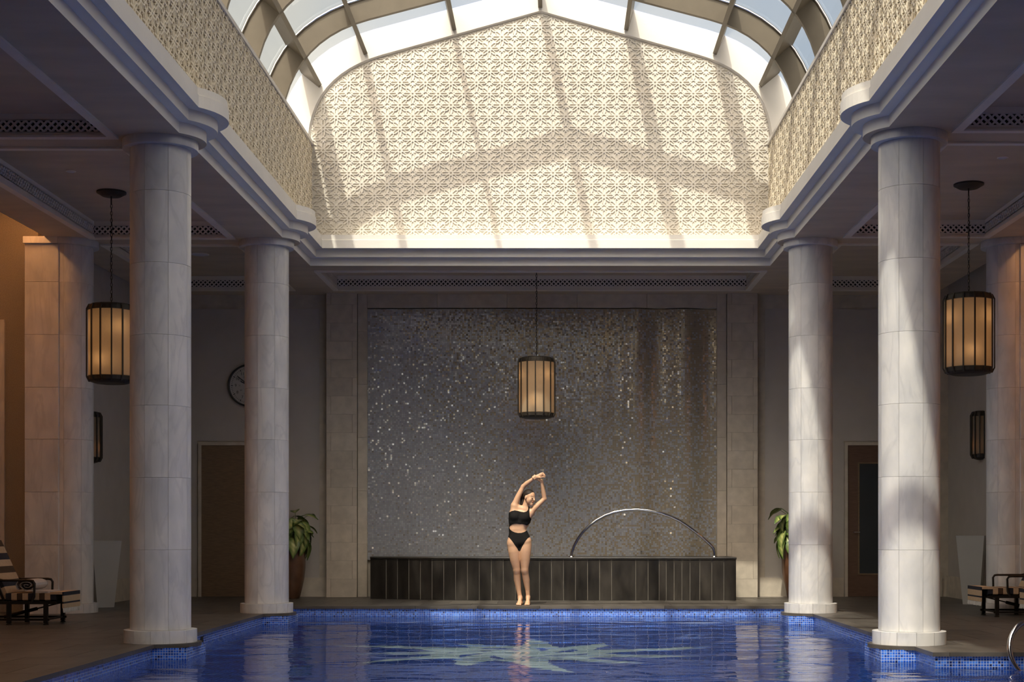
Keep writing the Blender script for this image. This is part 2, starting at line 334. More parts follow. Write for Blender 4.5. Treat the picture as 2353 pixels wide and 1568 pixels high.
def box_uv(me):
    nl = len(me.loops); vi = np.zeros(nl, 'i'); me.loops.foreach_get('vertex_index', vi)
    co = np.zeros(len(me.vertices) * 3, 'f'); me.vertices.foreach_get('co', co); co = co.reshape(-1, 3)
    np_ = len(me.polygons); nr = np.zeros(np_ * 3, 'f'); me.polygons.foreach_get('normal', nr); nr = np.abs(nr.reshape(-1, 3))
    tot = np.zeros(np_, 'i'); me.polygons.foreach_get('loop_total', tot); ax = np.repeat(nr.argmax(1), tot); c = co[vi]
    u = np.where(ax == 0, c[:, 1], c[:, 0]); v = np.where(ax == 2, c[:, 1], c[:, 2])
    l = me.uv_layers.new(name='UVMap'); l.data.foreach_set('uv', np.stack([u, v], 1).astype('f').ravel())

def obj(name, me, parent=None, loc=None, rot=None):
    o = bpy.data.objects.new(name, me); COL.objects.link(o)
    if parent is not None:
        o.parent = parent
        if loc is None: o.matrix_parent_inverse = Matrix.Translation(-parent.location) if parent.type == 'EMPTY' and parent.get('world') else Matrix()
    if loc is not None: o.location = loc
    if rot is not None: o.rotation_euler = rot
    return o
def thing(name, label, cat, loc=(0, 0, 0), rz=0, group=None, world=False):
    o = bpy.data.objects.new(name, None); COL.objects.link(o); o.location = loc; o.rotation_euler = (0, 0, rz); o.empty_display_size = .1
    o['label'] = label; o['category'] = cat
    if group: o['group'] = group
    if world: o['world'] = 1
    return o
def tag(o, label, cat, group=None):
    o['label'] = label; o['category'] = cat
    if group: o['group'] = group
    return o
def struct(o, label=None):
    o['kind'] = 'structure'
    if label: o['label'] = label
    return o
def dup(root, loc, rz=0, label=None):
    r = root.copy(); COL.objects.link(r); r.location = loc; r.rotation_euler = (0, 0, rz)
    if label: r['label'] = label
    for ch in list(root.children):
        c = ch.copy(); COL.objects.link(c); c.parent = r
        for g in list(ch.children):
            d = g.copy(); COL.objects.link(d); d.parent = c
    return r

# ------------------------------------------------------------------ key dimensions (metres; deck = 0)
SL = .011
def zs(z, y): return z + SL * (y - 21.05)          # the hall's ceiling rises slightly towards the end wall
ZC = 4.875; T2 = ZC + .107; T3 = T2 + .107; TT = T3 + .19; ZP = 6.66
COLX = 3.565
COLY = {-1: (14.2, 19.4), 1: (13.98, 19.4)}
BUL = {-1: (4.0, 9.1, 14.2, 19.4), 1: (3.9, 8.95, 13.98, 19.4)}
YB = 24.05; YF = -3.0; XW = 8.2
PE = 3.55; PYE = 20.95; WZ = -.14; PD = -1.39

# ------------------------------------------------------------------ floor with slate slabs
floor = struct(MB().add([], []).build('floor', M['slate_joint']))
fb = MB()
def in_pool(x, y):
    if 1.5 < y < PYE and abs(x) < PE: return True
    return 1.5 < y < 12.96 and PE <= x < 5.6
rects = [(-XW - .2, -PE, YF, PYE), (-XW - .2, XW + .2, PYE, YB + .3), (PE, XW + .2, 12.96, PYE), (5.6, XW + .2, YF, 12.96), (-PE, 5.6, YF, 1.5)]
for x0, x1, y0, y1 in rects: fb.quad((x0, y0, -.006), (x1, y0, -.006), (x1, y1, -.006), (x0, y1, -.006))
floor.data = fb.mesh('floor', M['slate_joint'])
cache = {}
def slab(x0, x1, y0, y1):
    wd, dp = round(x1 - x0, 3), round(y1 - y0, 3)
    if wd < .05 or dp < .05: return
    if (wd, dp) not in cache: cache[(wd, dp)] = MB().box(.003, wd - .003, .003, dp - .003, -.03, 0).mesh('slab', M['slate'])
    obj('slab', cache[(wd, dp)], floor, loc=(x0, y0, 0))
G = .72
for x0, x1, y0, y1 in [(-XW, -PE - .12, 9.6, PYE + .12), (-XW, XW, PYE + .12, YB), (PE + .12, XW, 12.96 + .12, PYE + .12)]:
    y = y0; k = 0
    while y < y1 - .01:
        ye = min(y + G, y1); x = x0 - (G / 2 if k % 2 else 0)
        while x < x1 - .01:
            slab(max(x, x0), min(x + G, x1), y, ye); x += G
        y = ye; k += 1
# coping stones along the pool edge
def coping(x0, x1, y0, y1, along):
    a, b = (x0, x1) if along == 'x' else (y0, y1); n = max(1, round((b - a) / .9)); st = (b - a) / n
    for i in range(n):
        p0, p1 = a + i * st + .003, a + (i + 1) * st - .003
        (MB().box(p0, p1, y0, y1, -.035, .002) if along == 'x' else MB().box(x0, x1, p0, p1, -.035, .002)).build('coping_stone', M['slate'], floor)
coping(-PE - .12, -PE + .025, 9.6, PYE + .12, 'y'); coping(PE - .025, PE + .12, 12.96 - .025, PYE + .12, 'y')
coping(-PE + .025, PE - .025, PYE - .025, PYE + .12, 'x'); coping(PE + .12, 5.6, 12.96 - .025, 12.96 + .12, 'x')
for s in (-1, 1):
    for y in COLY[s]:
        arc_ = [(s * (COLX - .385 * math.cos(t)), y + .385 * math.sin(t)) for t in np.linspace(-1.50, 1.50, 17)]
        if s < 0: arc_ = arc_[::-1]
        MB().prism(arc_[::-1], -.034, .0025).build('coping_stone', M['slate'], floor)

# ------------------------------------------------------------------ pool basin, star, water
pb = MB()
def pwall(a, b): pb.quad((a[0], a[1], PD), (b[0], b[1], PD), (b[0], b[1], -.03), (a[0], a[1], -.03))
outl = [(-PE, 1.5)]
for y in sorted(COLY[-1]): outl += [(-PE, y - .36), (-PE + .33, y - .36), (-PE + .33, y + .36), (-PE, y + .36)]
outl += [(-PE, PYE), (PE, PYE)]
for y in sorted(COLY[1], reverse=True): outl += [(PE, y + .36), (PE - .33, y + .36), (PE - .33, y - .36), (PE, y - .36)]
outl += [(PE, 12.96), (5.6, 12.96), (5.6, 1.5)]
for i in range(len(outl)): pwall(outl[(i + 1) % len(outl)], outl[i])
basin = pb.build('pool_basin', M['pool'], None, uv=True); struct(basin)
pf = MB().quad((-PE, 1.5, PD), (5.6, 1.5, PD), (5.6, 12.96, PD), (-PE, 12.96, PD)).quad((-PE, 12.96, PD), (PE, 12.96, PD), (PE, PYE, PD), (-PE, PYE, PD)).build('pool_floor', M['pool_floor'], basin, uv=True)
# aqua sun star set into the pool floor
sc_ = (-.17, 16.0); pts = []
N = 11; rs = [2.0, 1.45, 1.85, 1.3, 2.05, 1.5, 1.75, 1.35, 1.95, 1.5, 1.7]
for i in range(N):
    a = 2 * math.pi * i / N + .2
    for t, rr, da in ((0, .78, -.285), (.2, .92, -.10), (.5, 1.0 + (rs[i] - 1) * .45, .04), (1, rs[i], .20), (.55, 1.0 + (rs[i] - 1) * .35, .20), (.2, .98, .22)):
        pts.append((sc_[0] + rr * 1.18 * math.cos(a + da), sc_[1] + rr * 1.08 * math.sin(a + da)))
star = MB(); n = len(pts); star.add([(sc_[0], sc_[1], PD + .004)] + [(x, y, PD + .004) for x, y in pts], [(0, 1 + i, 1 + (i + 1) % n) for i in range(n)])
star_o = star.build('star_inlay', M['star'], basin, uv=True)
for i in range(8):
    a = 2 * math.pi * i / 8; m_ = MB(); vs = []
    for k in range(9):
        t = k / 8; rr = .35 + .42 * t; aa = a + .7 * t; wd = .07 * math.sin(math.pi * t) + .002
        vs.append(((rr + wd) * math.cos(aa), (rr + wd) * math.sin(aa))); vs.append(((rr - wd) * math.cos(aa), (rr - wd) * math.sin(aa)))
    m_.add([(sc_[0] + x, sc_[1] + y, PD + .007) for x, y in vs], [(2 * k, 2 * k + 1, 2 * k + 3, 2 * k + 2) for k in range(8)])
    m_.build('swirl_inlay', M['pool_floor'], basin, uv=True)
water = MB().quad((-PE, 1.5, WZ), (5.6, 1.5, WZ), (5.6, 12.96, WZ), (-PE, 12.96, WZ)).quad((-PE, 12.96, WZ), (PE, 12.96, WZ), (PE, PYE, WZ), (-PE, PYE, WZ)).build('water_surface', M['water'])
tag(water, 'rippled blue pool water between the marble columns', 'water')
try:
    water.cycles.is_caustics_caster = True
    for o in (basin, pf, star_o): o.cycles.is_caustics_receiver = True
except Exception: pass
sk = MB().box(-PE - .06, -PE + .008, 15.72, 15.82, -.17, -.06).build('skimmer_opening', M['dark'])
tag(sk, 'small dark skimmer opening in the blue tiled pool wall', 'skimmer')

# ------------------------------------------------------------------ ceiling, coffers, grilles
holes = []
cof = [(-1, 4.25, 8.85), (-1, 9.35, 13.95), (-1, 14.45, 19.05), (-1, 19.62, 23.45), (1, 4.25, 8.75), (1, 9.3, 13.72), (1, 14.25, 18.95), (1, 19.55, 23.45)]
CF = []
for s, a, b in cof:
    xa, xb = sorted((s * 3.99, s * 5.72)); CF.append((xa, xb, a, b))
CF.append((-3.24, 3.24, 21.72, 23.45))
WELL = (-3.30, 3.30, 1.2, 21.24)
cb = MB(); holes = CF + [WELL]
xs = sorted({-6.34, 6.34, *[h[0] for h in holes], *[h[1] for h in holes]}); ys = sorted({YF, YB + .2, *[h[2] for h in holes], *[h[3] for h in holes]})
for i in range(len(xs) - 1):
    for j in range(len(ys) - 1):
        mxx, myy = (xs[i] + xs[i + 1]) / 2, (ys[j] + ys[j + 1]) / 2
        if any(h[0] < mxx < h[1] and h[2] < myy < h[3] for h in holes): continue
        a, b, c, d = xs[i], xs[i + 1], ys[j], ys[j + 1]
        cb.quad((a, c, zs(ZC, c)), (a, d, zs(ZC, d)), (b, d, zs(ZC, d)), (b, c, zs(ZC, c)))
for s in (-1, 1):   # cove lip and higher cove ceiling along the side walls
    x = s * 6.34
    cb.quad((x, YF, zs(ZC, YF)), (x, YB, zs(ZC, YB)), (x, YB, zs(ZC, YB) + .42), (x, YF, zs(ZC, YF) + .42))
    cb.quad((x, YF, zs(ZC, YF) + .42), (x, YB, zs(ZC, YB) + .42), (s * (XW + .1), YB, zs(ZC, YB) + .42), (s * (XW + .1), YF, zs(ZC, YF) + .42))
ceiling = struct(cb.build('ceiling', M['ceil']))
DEP = .23
gr_cache = {}
def grille_mesh(L):
    L = round(L, 2)
    if L in gr_cache: return gr_cache[L]
    m = MB(); H = .105; p = .070; bw = .0095
    m.box(0, L, -.02, 0, -.012, 0).box(0, L, -.02, 0, H, H + .012)
    n = int(L / p) + 4
    for i in range(-3, n):
        for sgn in (1, -1):
            x0 = i * p; x1 = x0 + sgn * H; pa, pb_ = (x0, 0), (x1, H)
            # clip
            dx = pb_[0] - pa[0]; t0, t1 = 0., 1.
            for lim, sg in ((0, 1), (L, -1)):
                va, vb = sg * (pa[0] - lim), sg * (pb_[0] - lim)
                if va < 0 and vb < 0: t0 = 2
                elif va < 0: t0 = max(t0, va / (va - vb))
                elif vb < 0: t1 = min(t1, va / (va - vb))
            if t0 >= t1: continue
            a = Vector((pa[0] + dx * t0, 0, H * t0)); b = Vector((pa[0] + dx * t1, 0, H * t1)); d = (b - a).normalized(); nn = Vector((-d.z, 0, d.x)) * bw
            f = Vector((0, -.02, 0))
            m.add([a + nn + f, a - nn + f, b - nn + f, b + nn + f, a + nn, a - nn, b - nn, b + nn], [(0, 1, 2, 3), (4, 0, 3, 7), (1, 5, 6, 2)])
    gr_cache[L] = m.mesh('vent_grille', M['grille']); return gr_cache[L]
for (x0, x1, y0, y1) in CF:
    ym = (y0 + y1) / 2; zb = zs(ZC, ym)
    c = MB()
    zt = zb + DEP; zl = [zb + .062, zb + .167]     # grille slot
    c.quad((x0, y0, zt), (x0, y1, zt), (x1, y1, zt), (x1, y0, zt))
    # coffer side faces, split so that the grille slot is open to a dark duct
    def face(pa, pb_, nrm):
        (ax, ay), (bx, by) = pa, pb_
        c.quad((ax, ay, zs(ZC, ay)), (bx, by, zs(ZC, by)), (bx, by, zl[0]), (ax, ay, zl[0]))
        c.quad((ax, ay, zl[1]), (bx, by, zl[1]), (bx, by, zt), (ax, ay, zt))
    for pa, pb_ in (((x0, y1), (x1, y1)), ((x1, y0), (x0, y0)), ((x0, y0), (x0, y1)), ((x1, y1), (x1, y0))): face(pa, pb_, 0)
    co = c.build('ceiling_coffer', M['ceil_trim'], ceiling)
    co.data.materials.append(M['ceil']); co.data.polygons[0].material_index = 1
    d_ = MB(); e = .05
    d_.quad((x0 - e, y0 - e, zl[0] - .01), (x1 + e, y0 - e, zl[0] - .01), (x1 + e, y0 - e, zl[1] + .01), (x0 - e, y0 - e, zl[1] + .01))
    d_.quad((x0 - e, y1 + e, zl[0] - .01), (x1 + e, y1 + e, zl[0] - .01), (x1 + e, y1 + e, zl[1] + .01), (x0 - e, y1 + e, zl[1] + .01))
    d_.quad((x0 - e, y0 - e, zl[0] - .01), (x0 - e, y1 + e, zl[0] - .01), (x0 - e, y1 + e, zl[1] + .01), (x0 - e, y0 - e, zl[1] + .01))
    d_.quad((x1 + e, y0 - e, zl[0] - .01), (x1 + e, y1 + e, zl[0] - .01), (x1 + e, y1 + e, zl[1] + .01), (x1 + e, y0 - e, zl[1] + .01))
    d_.build('duct', M['dark'], co)
    for loc, rz, L in (((x0, y1 + .02, zl[0]), 0, x1 - x0), ((x1, y0 - .02, zl[0]), math.pi, x1 - x0), ((x0 - .02, y0, zl[0]), R(90), y1 - y0), ((x1 + .02, y1, zl[0]), R(-90), y1 - y0)):
        obj('vent_grille', grille_mesh(L), co, loc=loc, rot=(0, 0, rz))
    tr = MB(); wv = .075; h = .02
    def zz(y): return zs(ZC, y)
    for (a, b, c0, d0) in ((x0 - wv, x1 + wv, y0 - wv, y0 + .012), (x0 - wv, x1 + wv, y1 - .012, y1 + wv), (x0 - wv, x0 + .012, y0 + .012, y1 - .012), (x1 - .012, x1 + wv, y0 + .012, y1 - .012)):
        tr.add([(a, c0, zz(c0) - h), (b, c0, zz(c0) - h), (b, d0, zz(d0) - h), (a, d0, zz(d0) - h), (a, c0, zz(c0) + .002), (b, c0, zz(c0) + .002), (b, d0, zz(d0) + .002), (a, d0, zz(d0) + .002)],
               [(0, 3, 2, 1), (0, 1, 5, 4), (1, 2, 6, 5), (2, 3, 7, 6), (3, 0, 4, 7)])
    tr.build('coffer_trim', M['ceil_trim'], co)

# ------------------------------------------------------------------ cornice around the skylight well
def outline(wd, yb, yf, r):
    P = []
    def arc(s, yc):
        ph = math.acos((COLX - wd) / r); a = []
        for k in range(15):
            t = -ph + 2 * ph * k / 14
            a.append((s * (COLX - r * math.cos(t)), yc + r * math.sin(t)))
        return a
    P.append((-wd, yf))
    for y in BUL[-1]: P += arc(-1, y)
    P += [(-wd, yb), (wd, yb)]
    for y in reversed(BUL[1]): P += arc(1, y)[::-1]
    P.append((wd, yf)); return P
O = [outline(3.30, 21.24, 1.2, .43), outline(3.20, 21.13, 1.3, .535), outline(3.095, 21.02, 1.4, .64), outline(3.107, 21.032, 1.39, .628)]
Ow = [(max(-3.31, min(3.31, p[0] * (3.31 / 3.095) if abs(p[0]) > 3.05 else (3.31 if p[0] > 0 else -3.31))), p[1]) for p in O[3]]
Ow = [((3.31 if p[0] > 0 else -3.31), min(21.28, max(1.1, p[1] + (.26 if p[1] > 20.9 else 0)))) for p in O[3]]
def strip(A, za, B, zb, m):
    n = len(A)
    for i in range(n):
        j = (i + 1) % n
        m.quad((A[i][0], A[i][1], zs(za, A[i][1])), (A[j][0], A[j][1], zs(za, A[j][1])), (B[j][0], B[j][1], zs(zb, B[j][1])), (B[i][0], B[i][1], zs(zb, B[i][1])))
cor = MB()
seq = [(O[0], ZC), (O[0], T2), (O[1], T2), (O[1], T3), (O[2], T3), (O[2], T3 + .115), (O[3], T3 + .12), (O[3], TT), (Ow, TT)]
trim = None
tiers = [('cornice_tier', seq[0:3]), ('cornice_tier', seq[2:5]), ('cornice_tier', seq[4:9])]
trim = bpy.data.objects.new('trim_1', None); COL.objects.link(trim); struct(trim)
# bulging soffit patch below each column position (inside the well outline)
for nm, sq in tiers:
    m = MB()
    for (A, za), (B, zb) in zip(sq[:-1], sq[1:]): strip(A, za, B, zb, m)
    m.build(nm, M['white'], trim, smooth=True)
m = MB()
for s in (-1, 1):
    for y in BUL[s]:
        a = [p for p in O[0] if abs(p[1] - y) < .45 and p[0] * s > 0 and abs(p[0]) <= 3.3001]
        pts = [(p[0], p[1], zs(ZC, p[1]) + .0005) for p in a]
        m.add(pts, [tuple(range(len(pts)))])
m.build('cornice_soffit', M['ceil'], trim)

# ------------------------------------------------------------------ carved lattice screens
AU, AV = .1833, .1627
def segs():
    g = []; h = .11; L = .64; q = math.sqrt(.5); Ld = .597
    for s in (h, -h): g += [((-L, s), (L, s)), ((s, -L), (s, L))]
    for s in (h, -h):
        for rx, ry in ((q, q), (q, -q)):
            nx, ny = -ry, rx
            g.append(((-Ld * rx + s * nx, -Ld * ry + s * ny), (Ld * rx + s * nx, Ld * ry + s * ny)))
    for cx, cy in ((.5, .5), (.5, -.5)): g += [((cx - .156, cy), (cx + .156, cy)), ((cx, cy - .156), (cx, cy + .156))]
    e = .11   # star at (1,0)
    for sx, sy in ((1, 1), (-1, 1), (-1, -1), (1, -1)):
        a = (1 + sx * (.25 + e), -sy * e); b = (1 - sx * e, sy * (.25 + e)); g.append((a, b))
    for s in (.177, -.177): g += [((.76, s), (1.24, s)), ((1 + s, -.24), (1 + s, .24))]
    return g
SEG = segs()
def lattice(u0, u1, v0, v1, uc, vc, inside, to3, wd, dep):
    m = MB(); i0, i1 = int((u0 - uc) / AU) - 3, int((u1 - uc) / AU) + 3; j0, j1 = int((v0 - vc) / AV) - 3, int((v1 - vc) / AV) + 3
    for i in range(i0, i1):
        for j in range(j0, j1):
            if (i + j) % 2: continue
            for si, (a, b) in enumerate(SEG):
                dp = dep - .0003 * si
                ua, va, ub, vb = uc + (i + a[0]) * AU, vc + (j + a[1]) * AV, uc + (i + b[0]) * AU, vc + (j + b[1]) * AV
                ia, ib = inside(ua, va), inside(ub, vb)
                if not (ia and ib):
                    if not (ia or ib): continue
                    if ib: ua, va, ub, vb = ub, vb, ua, va
                    lo, hi = 0., 1.
                    for _ in range(6):
                        md = (lo + hi) / 2
                        if inside(ua + (ub - ua) * md, va + (vb - va) * md): lo = md
                        else: hi = md
                    ub, vb = ua + (ub - ua) * lo, va + (vb - va) * lo
                du, dv = ub - ua, vb - va; l = math.hypot(du, dv)
                if l < .012: continue
                nu, nv = -dv / l * wd / 2, du / l * wd / 2
                P = [to3(ua + nu, va + nv, dp), to3(ua - nu, va - nv, dp), to3(ub - nu, vb - nv, dp), to3(ub + nu, vb + nv, dp),
                     to3(ua + nu, va + nv, 0), to3(ua - nu, va - nv, 0), to3(ub - nu, vb - nv, 0), to3(ub + nu, vb + nv, 0)]
                m.add(P, [(0, 1, 2, 3), (4, 0, 3, 7), (1, 5, 6, 2)])
    return m
# end wall profile
def prof(apex, slope, xk, x1, z1, n=12):
    zk = apex - slope * xk; P = [(0, apex), (xk, zk)]
    for k in range(1, n + 1):     # elliptic shoulder starting along the slope and ending vertical
        t = k / n; b0, b1, b2 = (1 - t) ** 2, 2 * t * (1 - t), t * t
        cxp = x1; czp = zk - slope * (x1 - xk)
        P.append((b0 * xk + b1 * cxp + b2 * x1, b0 * zk + b1 * czp + b2 * z1))
    return P
def full(P): return [(-x, z) for x, z in P[:0:-1]] + P
def pz(P, x):
    x = abs(x)
    for (a, za), (b, zb) in zip(P[:-1], P[1:]):
        if a <= x <= b: return za + (zb - za) * (x - a) / max(1e-6, b - a)
    return -9
FIELD = prof(8.517, .278, 2.25, 3.31, 6.6)
INNER = prof(8.57, .262, 2.3, 3.49, 6.3)
GLASS = prof(8.90, .268, 2.38, 3.82, 6.2)
YE = 21.27
ew = MB(); FP = full(FIELD); zb0 = zs(TT, YE) - .02
ew.add([(x, YE, z) for x, z in FP] + [(3.31, YE, zb0), (-3.31, YE, zb0)], [tuple(range(len(FP) + 2))])
wall_end = struct(ew.build('wall_end', M['screen_back']))
def in_end(u, v): return abs(u) < 3.295 and v > zb0 + .03 and v < pz(FIELD, u) - .012
lattice(-3.3, 3.3, 5, 8.6, .0, 6.05, in_end, lambda u, v, d: (u, YE - d, v), .0115, .0155).build('lattice_relief', M['screen'], wall_end)
# white arched band between end wall and glazing
bd = MB(); BO = full(prof(8.60, .275, 2.35, 3.56, 6.2)); n = len(FP)
F2 = full(prof(8.535, .278, 2.26, 3.335, 6.6))
A = [(x, YE - .012, z) for x, z in FP]; B_ = [(x, YE - .035, z) for x, z in F2]; C_ = [(x, YE - .05, z) for x, z in F2]; D_ = [(x, YE - .06, z) for x, z in full(GLASS)]
E_ = [(x, YE + .01, z) for x, z in FP]
for Pa, Pb in ((E_, A), (A, B_), (B_, C_), (C_, D_)):
    for i in range(n - 1): bd.quad(Pa[i], Pa[i + 1], Pb[i + 1], Pb[i])
bd.build('arch_band', M['white'], wall_end, smooth=True)
# outer closure behind the band
oc = MB(); D2 = [(x * 1.0, YE + .05, z) for x, z in full(GLASS)]
for i in range(n - 1): oc.quad(D_[i], D_[i + 1], D2[i + 1], D2[i])
oc.build('arch_closure', M['out'], wall_end)
# side parapets with lattice
for s, nm in ((-1, 'wall_parapet_left'), (1, 'wall_parapet_right')):
    x = s * 3.31; Y0, Y1 = 1.0, YE
    b = MB()
    def q3(xa, za, xb, zb_): b.quad((xa, Y0, zs(za, Y0)), (xa, Y1, zs(za, Y1)), (xb, Y1, zs(zb_, Y1)), (xb, Y0, zs(zb_, Y0)))
    q3(x, TT - .02, x, ZP - .05)
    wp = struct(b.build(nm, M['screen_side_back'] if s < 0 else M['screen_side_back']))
    t_ = MB(); xo = x - s * .05
    for xa, za, xb, zb_ in ((xo, ZP - .045, xo, ZP), (xo, ZP, x + s * .24, ZP), (xo, ZP - .045, x + s * .01, ZP - .045), (x + s * .24, ZP, x + s * .24, ZC + .3)):
        t_.quad((xa, Y0, zs(za, Y0)), (xa, Y1, zs(za, Y1)), (xb, Y1, zs(zb_, Y1)), (xb, Y0, zs(zb_, Y0)))
    t_.build('parapet_cap', M['white'], wp)
    def ins(u, v): return 11.0 < u < YE - .01 and zs(TT, u) - .02 < v < zs(ZP, u) - .05
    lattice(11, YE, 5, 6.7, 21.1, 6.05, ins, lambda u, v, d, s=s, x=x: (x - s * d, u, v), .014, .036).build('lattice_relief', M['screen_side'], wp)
# near end closure of the well
ne = MB(); ne.add([(x, 1.0, z) for x, z in full(GLASS)] + [(3.82, 1.0, 4.6), (-3.82, 1.0, 4.6)], [tuple(range(len(GLASS) * 2 - 1 + 2))])
struct(ne.build('wall_near_end', M['white']))

# ------------------------------------------------------------------ glazed vault (skylight)
sky_o = bpy.data.objects.new('window_1', None); COL.objects.link(sky_o); struct(sky_o)
RIBY = [19.96 - 1.76 * k for k in range(11)]
GI, GO = full(INNER), full(GLASS)
def rib_mesh():
    m = MB(); n = len(GI); th = .035
    P = []
    for y in (-th, th):
        for (xi, zi), (xo, zo) in zip(GI, GO): P += [(xi, y, zi), (xo, y, zo)]
    o = 2 * n
    f = []
    for i in range(n - 1):
        f += [(2 * i, 2 * i + 1, 2 * i + 3, 2 * i + 2), (o + 2 * i, o + 2 * i + 2, o + 2 * i + 3, o + 2 * i + 1), (2 * i, 2 * i + 2, o + 2 * i + 2, o + 2 * i), (2 * i + 1, o + 2 * i + 1, o + 2 * i + 3, 2 * i + 3)]
    return m.add(P, f).mesh('rib', M['bronze'])
rm = rib_mesh()
off = []
for (xi, zi), (xo, zo) in zip(GI, GO): off.append((xo - (xo - xi) * .08, -.055, zo - (zo - zi) * .08))
bar_m = MB().tube(off, .012, 6).mesh('glazing_bar', M['alum'], True)
for y in RIBY:
    r_ = obj('rib', rm, sky_o, loc=(0, y, 0)); obj('glazing_bar', bar_m, r_, loc=(0, 0, 0))
PUR = [0, 1.23, 2.5, 3.15]
def pt_on(P, x):
    return (x, pz(P, x))
def glass_for(x):
    # outward normal offset from the inner to the glass profile
    z = pz(INNER, x); e = .02; dz = (pz(INNER, min(x + e, 3.48)) - pz(INNER, max(0, x - e))) / (min(x + e, 3.48) - max(0, x - e)); nrm = Vector((-dz, 1)).normalized() if x > 0 else Vector((0, 1))
    return (x + nrm.x * .33, z + nrm.y * .33)
for x in PUR:
    for s in ((1,) if x == 0 else (-1, 1)):
        a = Vector(pt_on(INNER, x)); b = Vector(glass_for(x)); d = (b - a).normalized(); nn = Vector((-d.y, d.x)) * .03
        pr = [a + nn, a - nn, b - nn, b + nn]; m = MB(); vs = []
        for y, cut in ((1.0, 0), (21.02, 0), (21.18, 0)): pass
        ys_ = (1.0, YE - .065); vs = [(s * p.x, y, p.y) for y in ys_ for p in pr]
        m.add(vs, [(0, 1, 5, 4), (1, 2, 6, 5), (2, 3, 7, 6), (3, 0, 4, 7), (0, 3, 2, 1), (4, 5, 6, 7)])
        m.build('purlin', M['bronze'], sky_o)
def gseg(xa, xb):
    # glass profile points between two purlins
    P = [p for p in GLASS if xa + .01 < p[0] < xb - .01]
    return [(xa, pz(GLASS, xa))] + P + [(xb, pz(GLASS, xb) if xb < 3.8 else 6.2)]
gx = [0, 1.32, 2.62, 3.42, 3.8199]
bays = [YE - .06] + RIBY + [1.0]
for i in range(len(bays) - 1):
    y1, y0 = bays[i] - .02, bays[i + 1] + .02
    for k in range(4):
        P = gseg(gx[k], gx[k + 1])
        for s in (-1, 1):
            m = MB()
            for (xa, za), (xb, zb_) in zip(P[:-1], P[1:]): m.quad((s * xa, y0, za), (s * xb, y0, zb_), (s * xb, y1, zb_), (s * xa, y1, za))
            m.build('pane', M['glass'], sky_o, smooth=True)

# ------------------------------------------------------------------ outer shell (roof over the aisles added unseen against sun leaks, hidden walls)
rf = MB()
for s in (-1, 1):
    xa, xb = s * 3.5, s * (XW + .3)
    rf.quad((xa, YF - .2, 5.95), (xb, YF - .2, 5.95), (xb, YB + .4, 5.95), (xa, YB + .4, 5.95))
rf.quad((-3.6, YE + .04, 5.95), (3.6, YE + .04, 5.95), (3.6, YB + .4, 5.95), (-3.6, YB + .4, 5.95)).quad((-3.6, YF - .2, 5.95), (3.6, YF - .2, 5.95), (3.6, .98, 5.95), (-3.6, .98, 5.95))
struct(rf.build('roof', M['out']))  # unseen slab, added only to keep stray sun out
nw = MB().quad((-XW - .1, YF, 0), (XW + .1, YF, 0), (XW + .1, YF, 6), (-XW - .1, YF, 6)); struct(nw.build('wall_front', M['wall']))

# ------------------------------------------------------------------ side walls and rear aisle walls
def solid(b, name, m): return struct(b.build(name, m))
YW = 19.5   # frontal wing walls
wl = solid(MB().quad((-XW, YF, 0), (-XW, YW, 0), (-XW, YW, 6), (-XW, YF, 6)).quad((-6.4, YW + .3, 0), (-6.4, YB + .2, 0), (-6.4, YB + .2, 6), (-6.4, YW + .3, 6)), 'wall_left', M['wall'])
wr = solid(MB().quad((XW, YF, 0), (XW, YW, 0), (XW, YW, 6), (XW, YF, 6)).quad((6.6, YW + .3, 0), (6.6, YB + .2, 0), (6.6, YB + .2, 6), (6.6, YW + .3, 6)), 'wall_right', M['wall'])
solid(MB().box(-XW, -6.6, YW, YW + .32, 0, 5.6), 'wall_wing_left', M['wall_rough'])
solid(MB().box(6.62, XW, YW, YW + .32, 0, 5.6), 'wall_wing_right', M['wall_rough'])
for s, nm in ((-1, 'trim_2'), (1, 'trim_3')):   # framed panel on the wing wall
    t_ = MB()
    for (a, b, c, d) in ((7.03, 7.10, .4, 3.85), (7.98, 8.05, .4, 3.85), (7.10, 7.98, 3.78, 3.85), (7.10, 7.98, .4, .47)):
        xa, xb = sorted((s * a, s * b)); t_.box(xa, xb, YW - .04, YW + .01, c, d)
    struct(t_.build(nm, M['marble']))
    xa, xb = sorted((s * 7.1, s * 7.98)); MB().box(xa, xb, YW - .012, YW + .005, .47, 3.78).build('panel', M['white'], bpy.data.objects[nm])
bl = struct(MB().box(-6.4, -6.37, YW + .32, YB, 0, .34).build('baseboard_left', M['stone']))
brd = struct(MB().box(6.57, 6.6, YW + .32, YB, 0, .34).build('baseboard_right', M['stone']))
# panels on side aisle walls
for s, wall in ((-1, wl), (1, wr)):
    x = s * (6.4 if s < 0 else 6.6)
    xa, xb = sorted((x, x - s * .015)); MB().box(xa, xb, 20.1, 23.75, .34, 4.6).build('plaster_panel', M['wall'], wall)

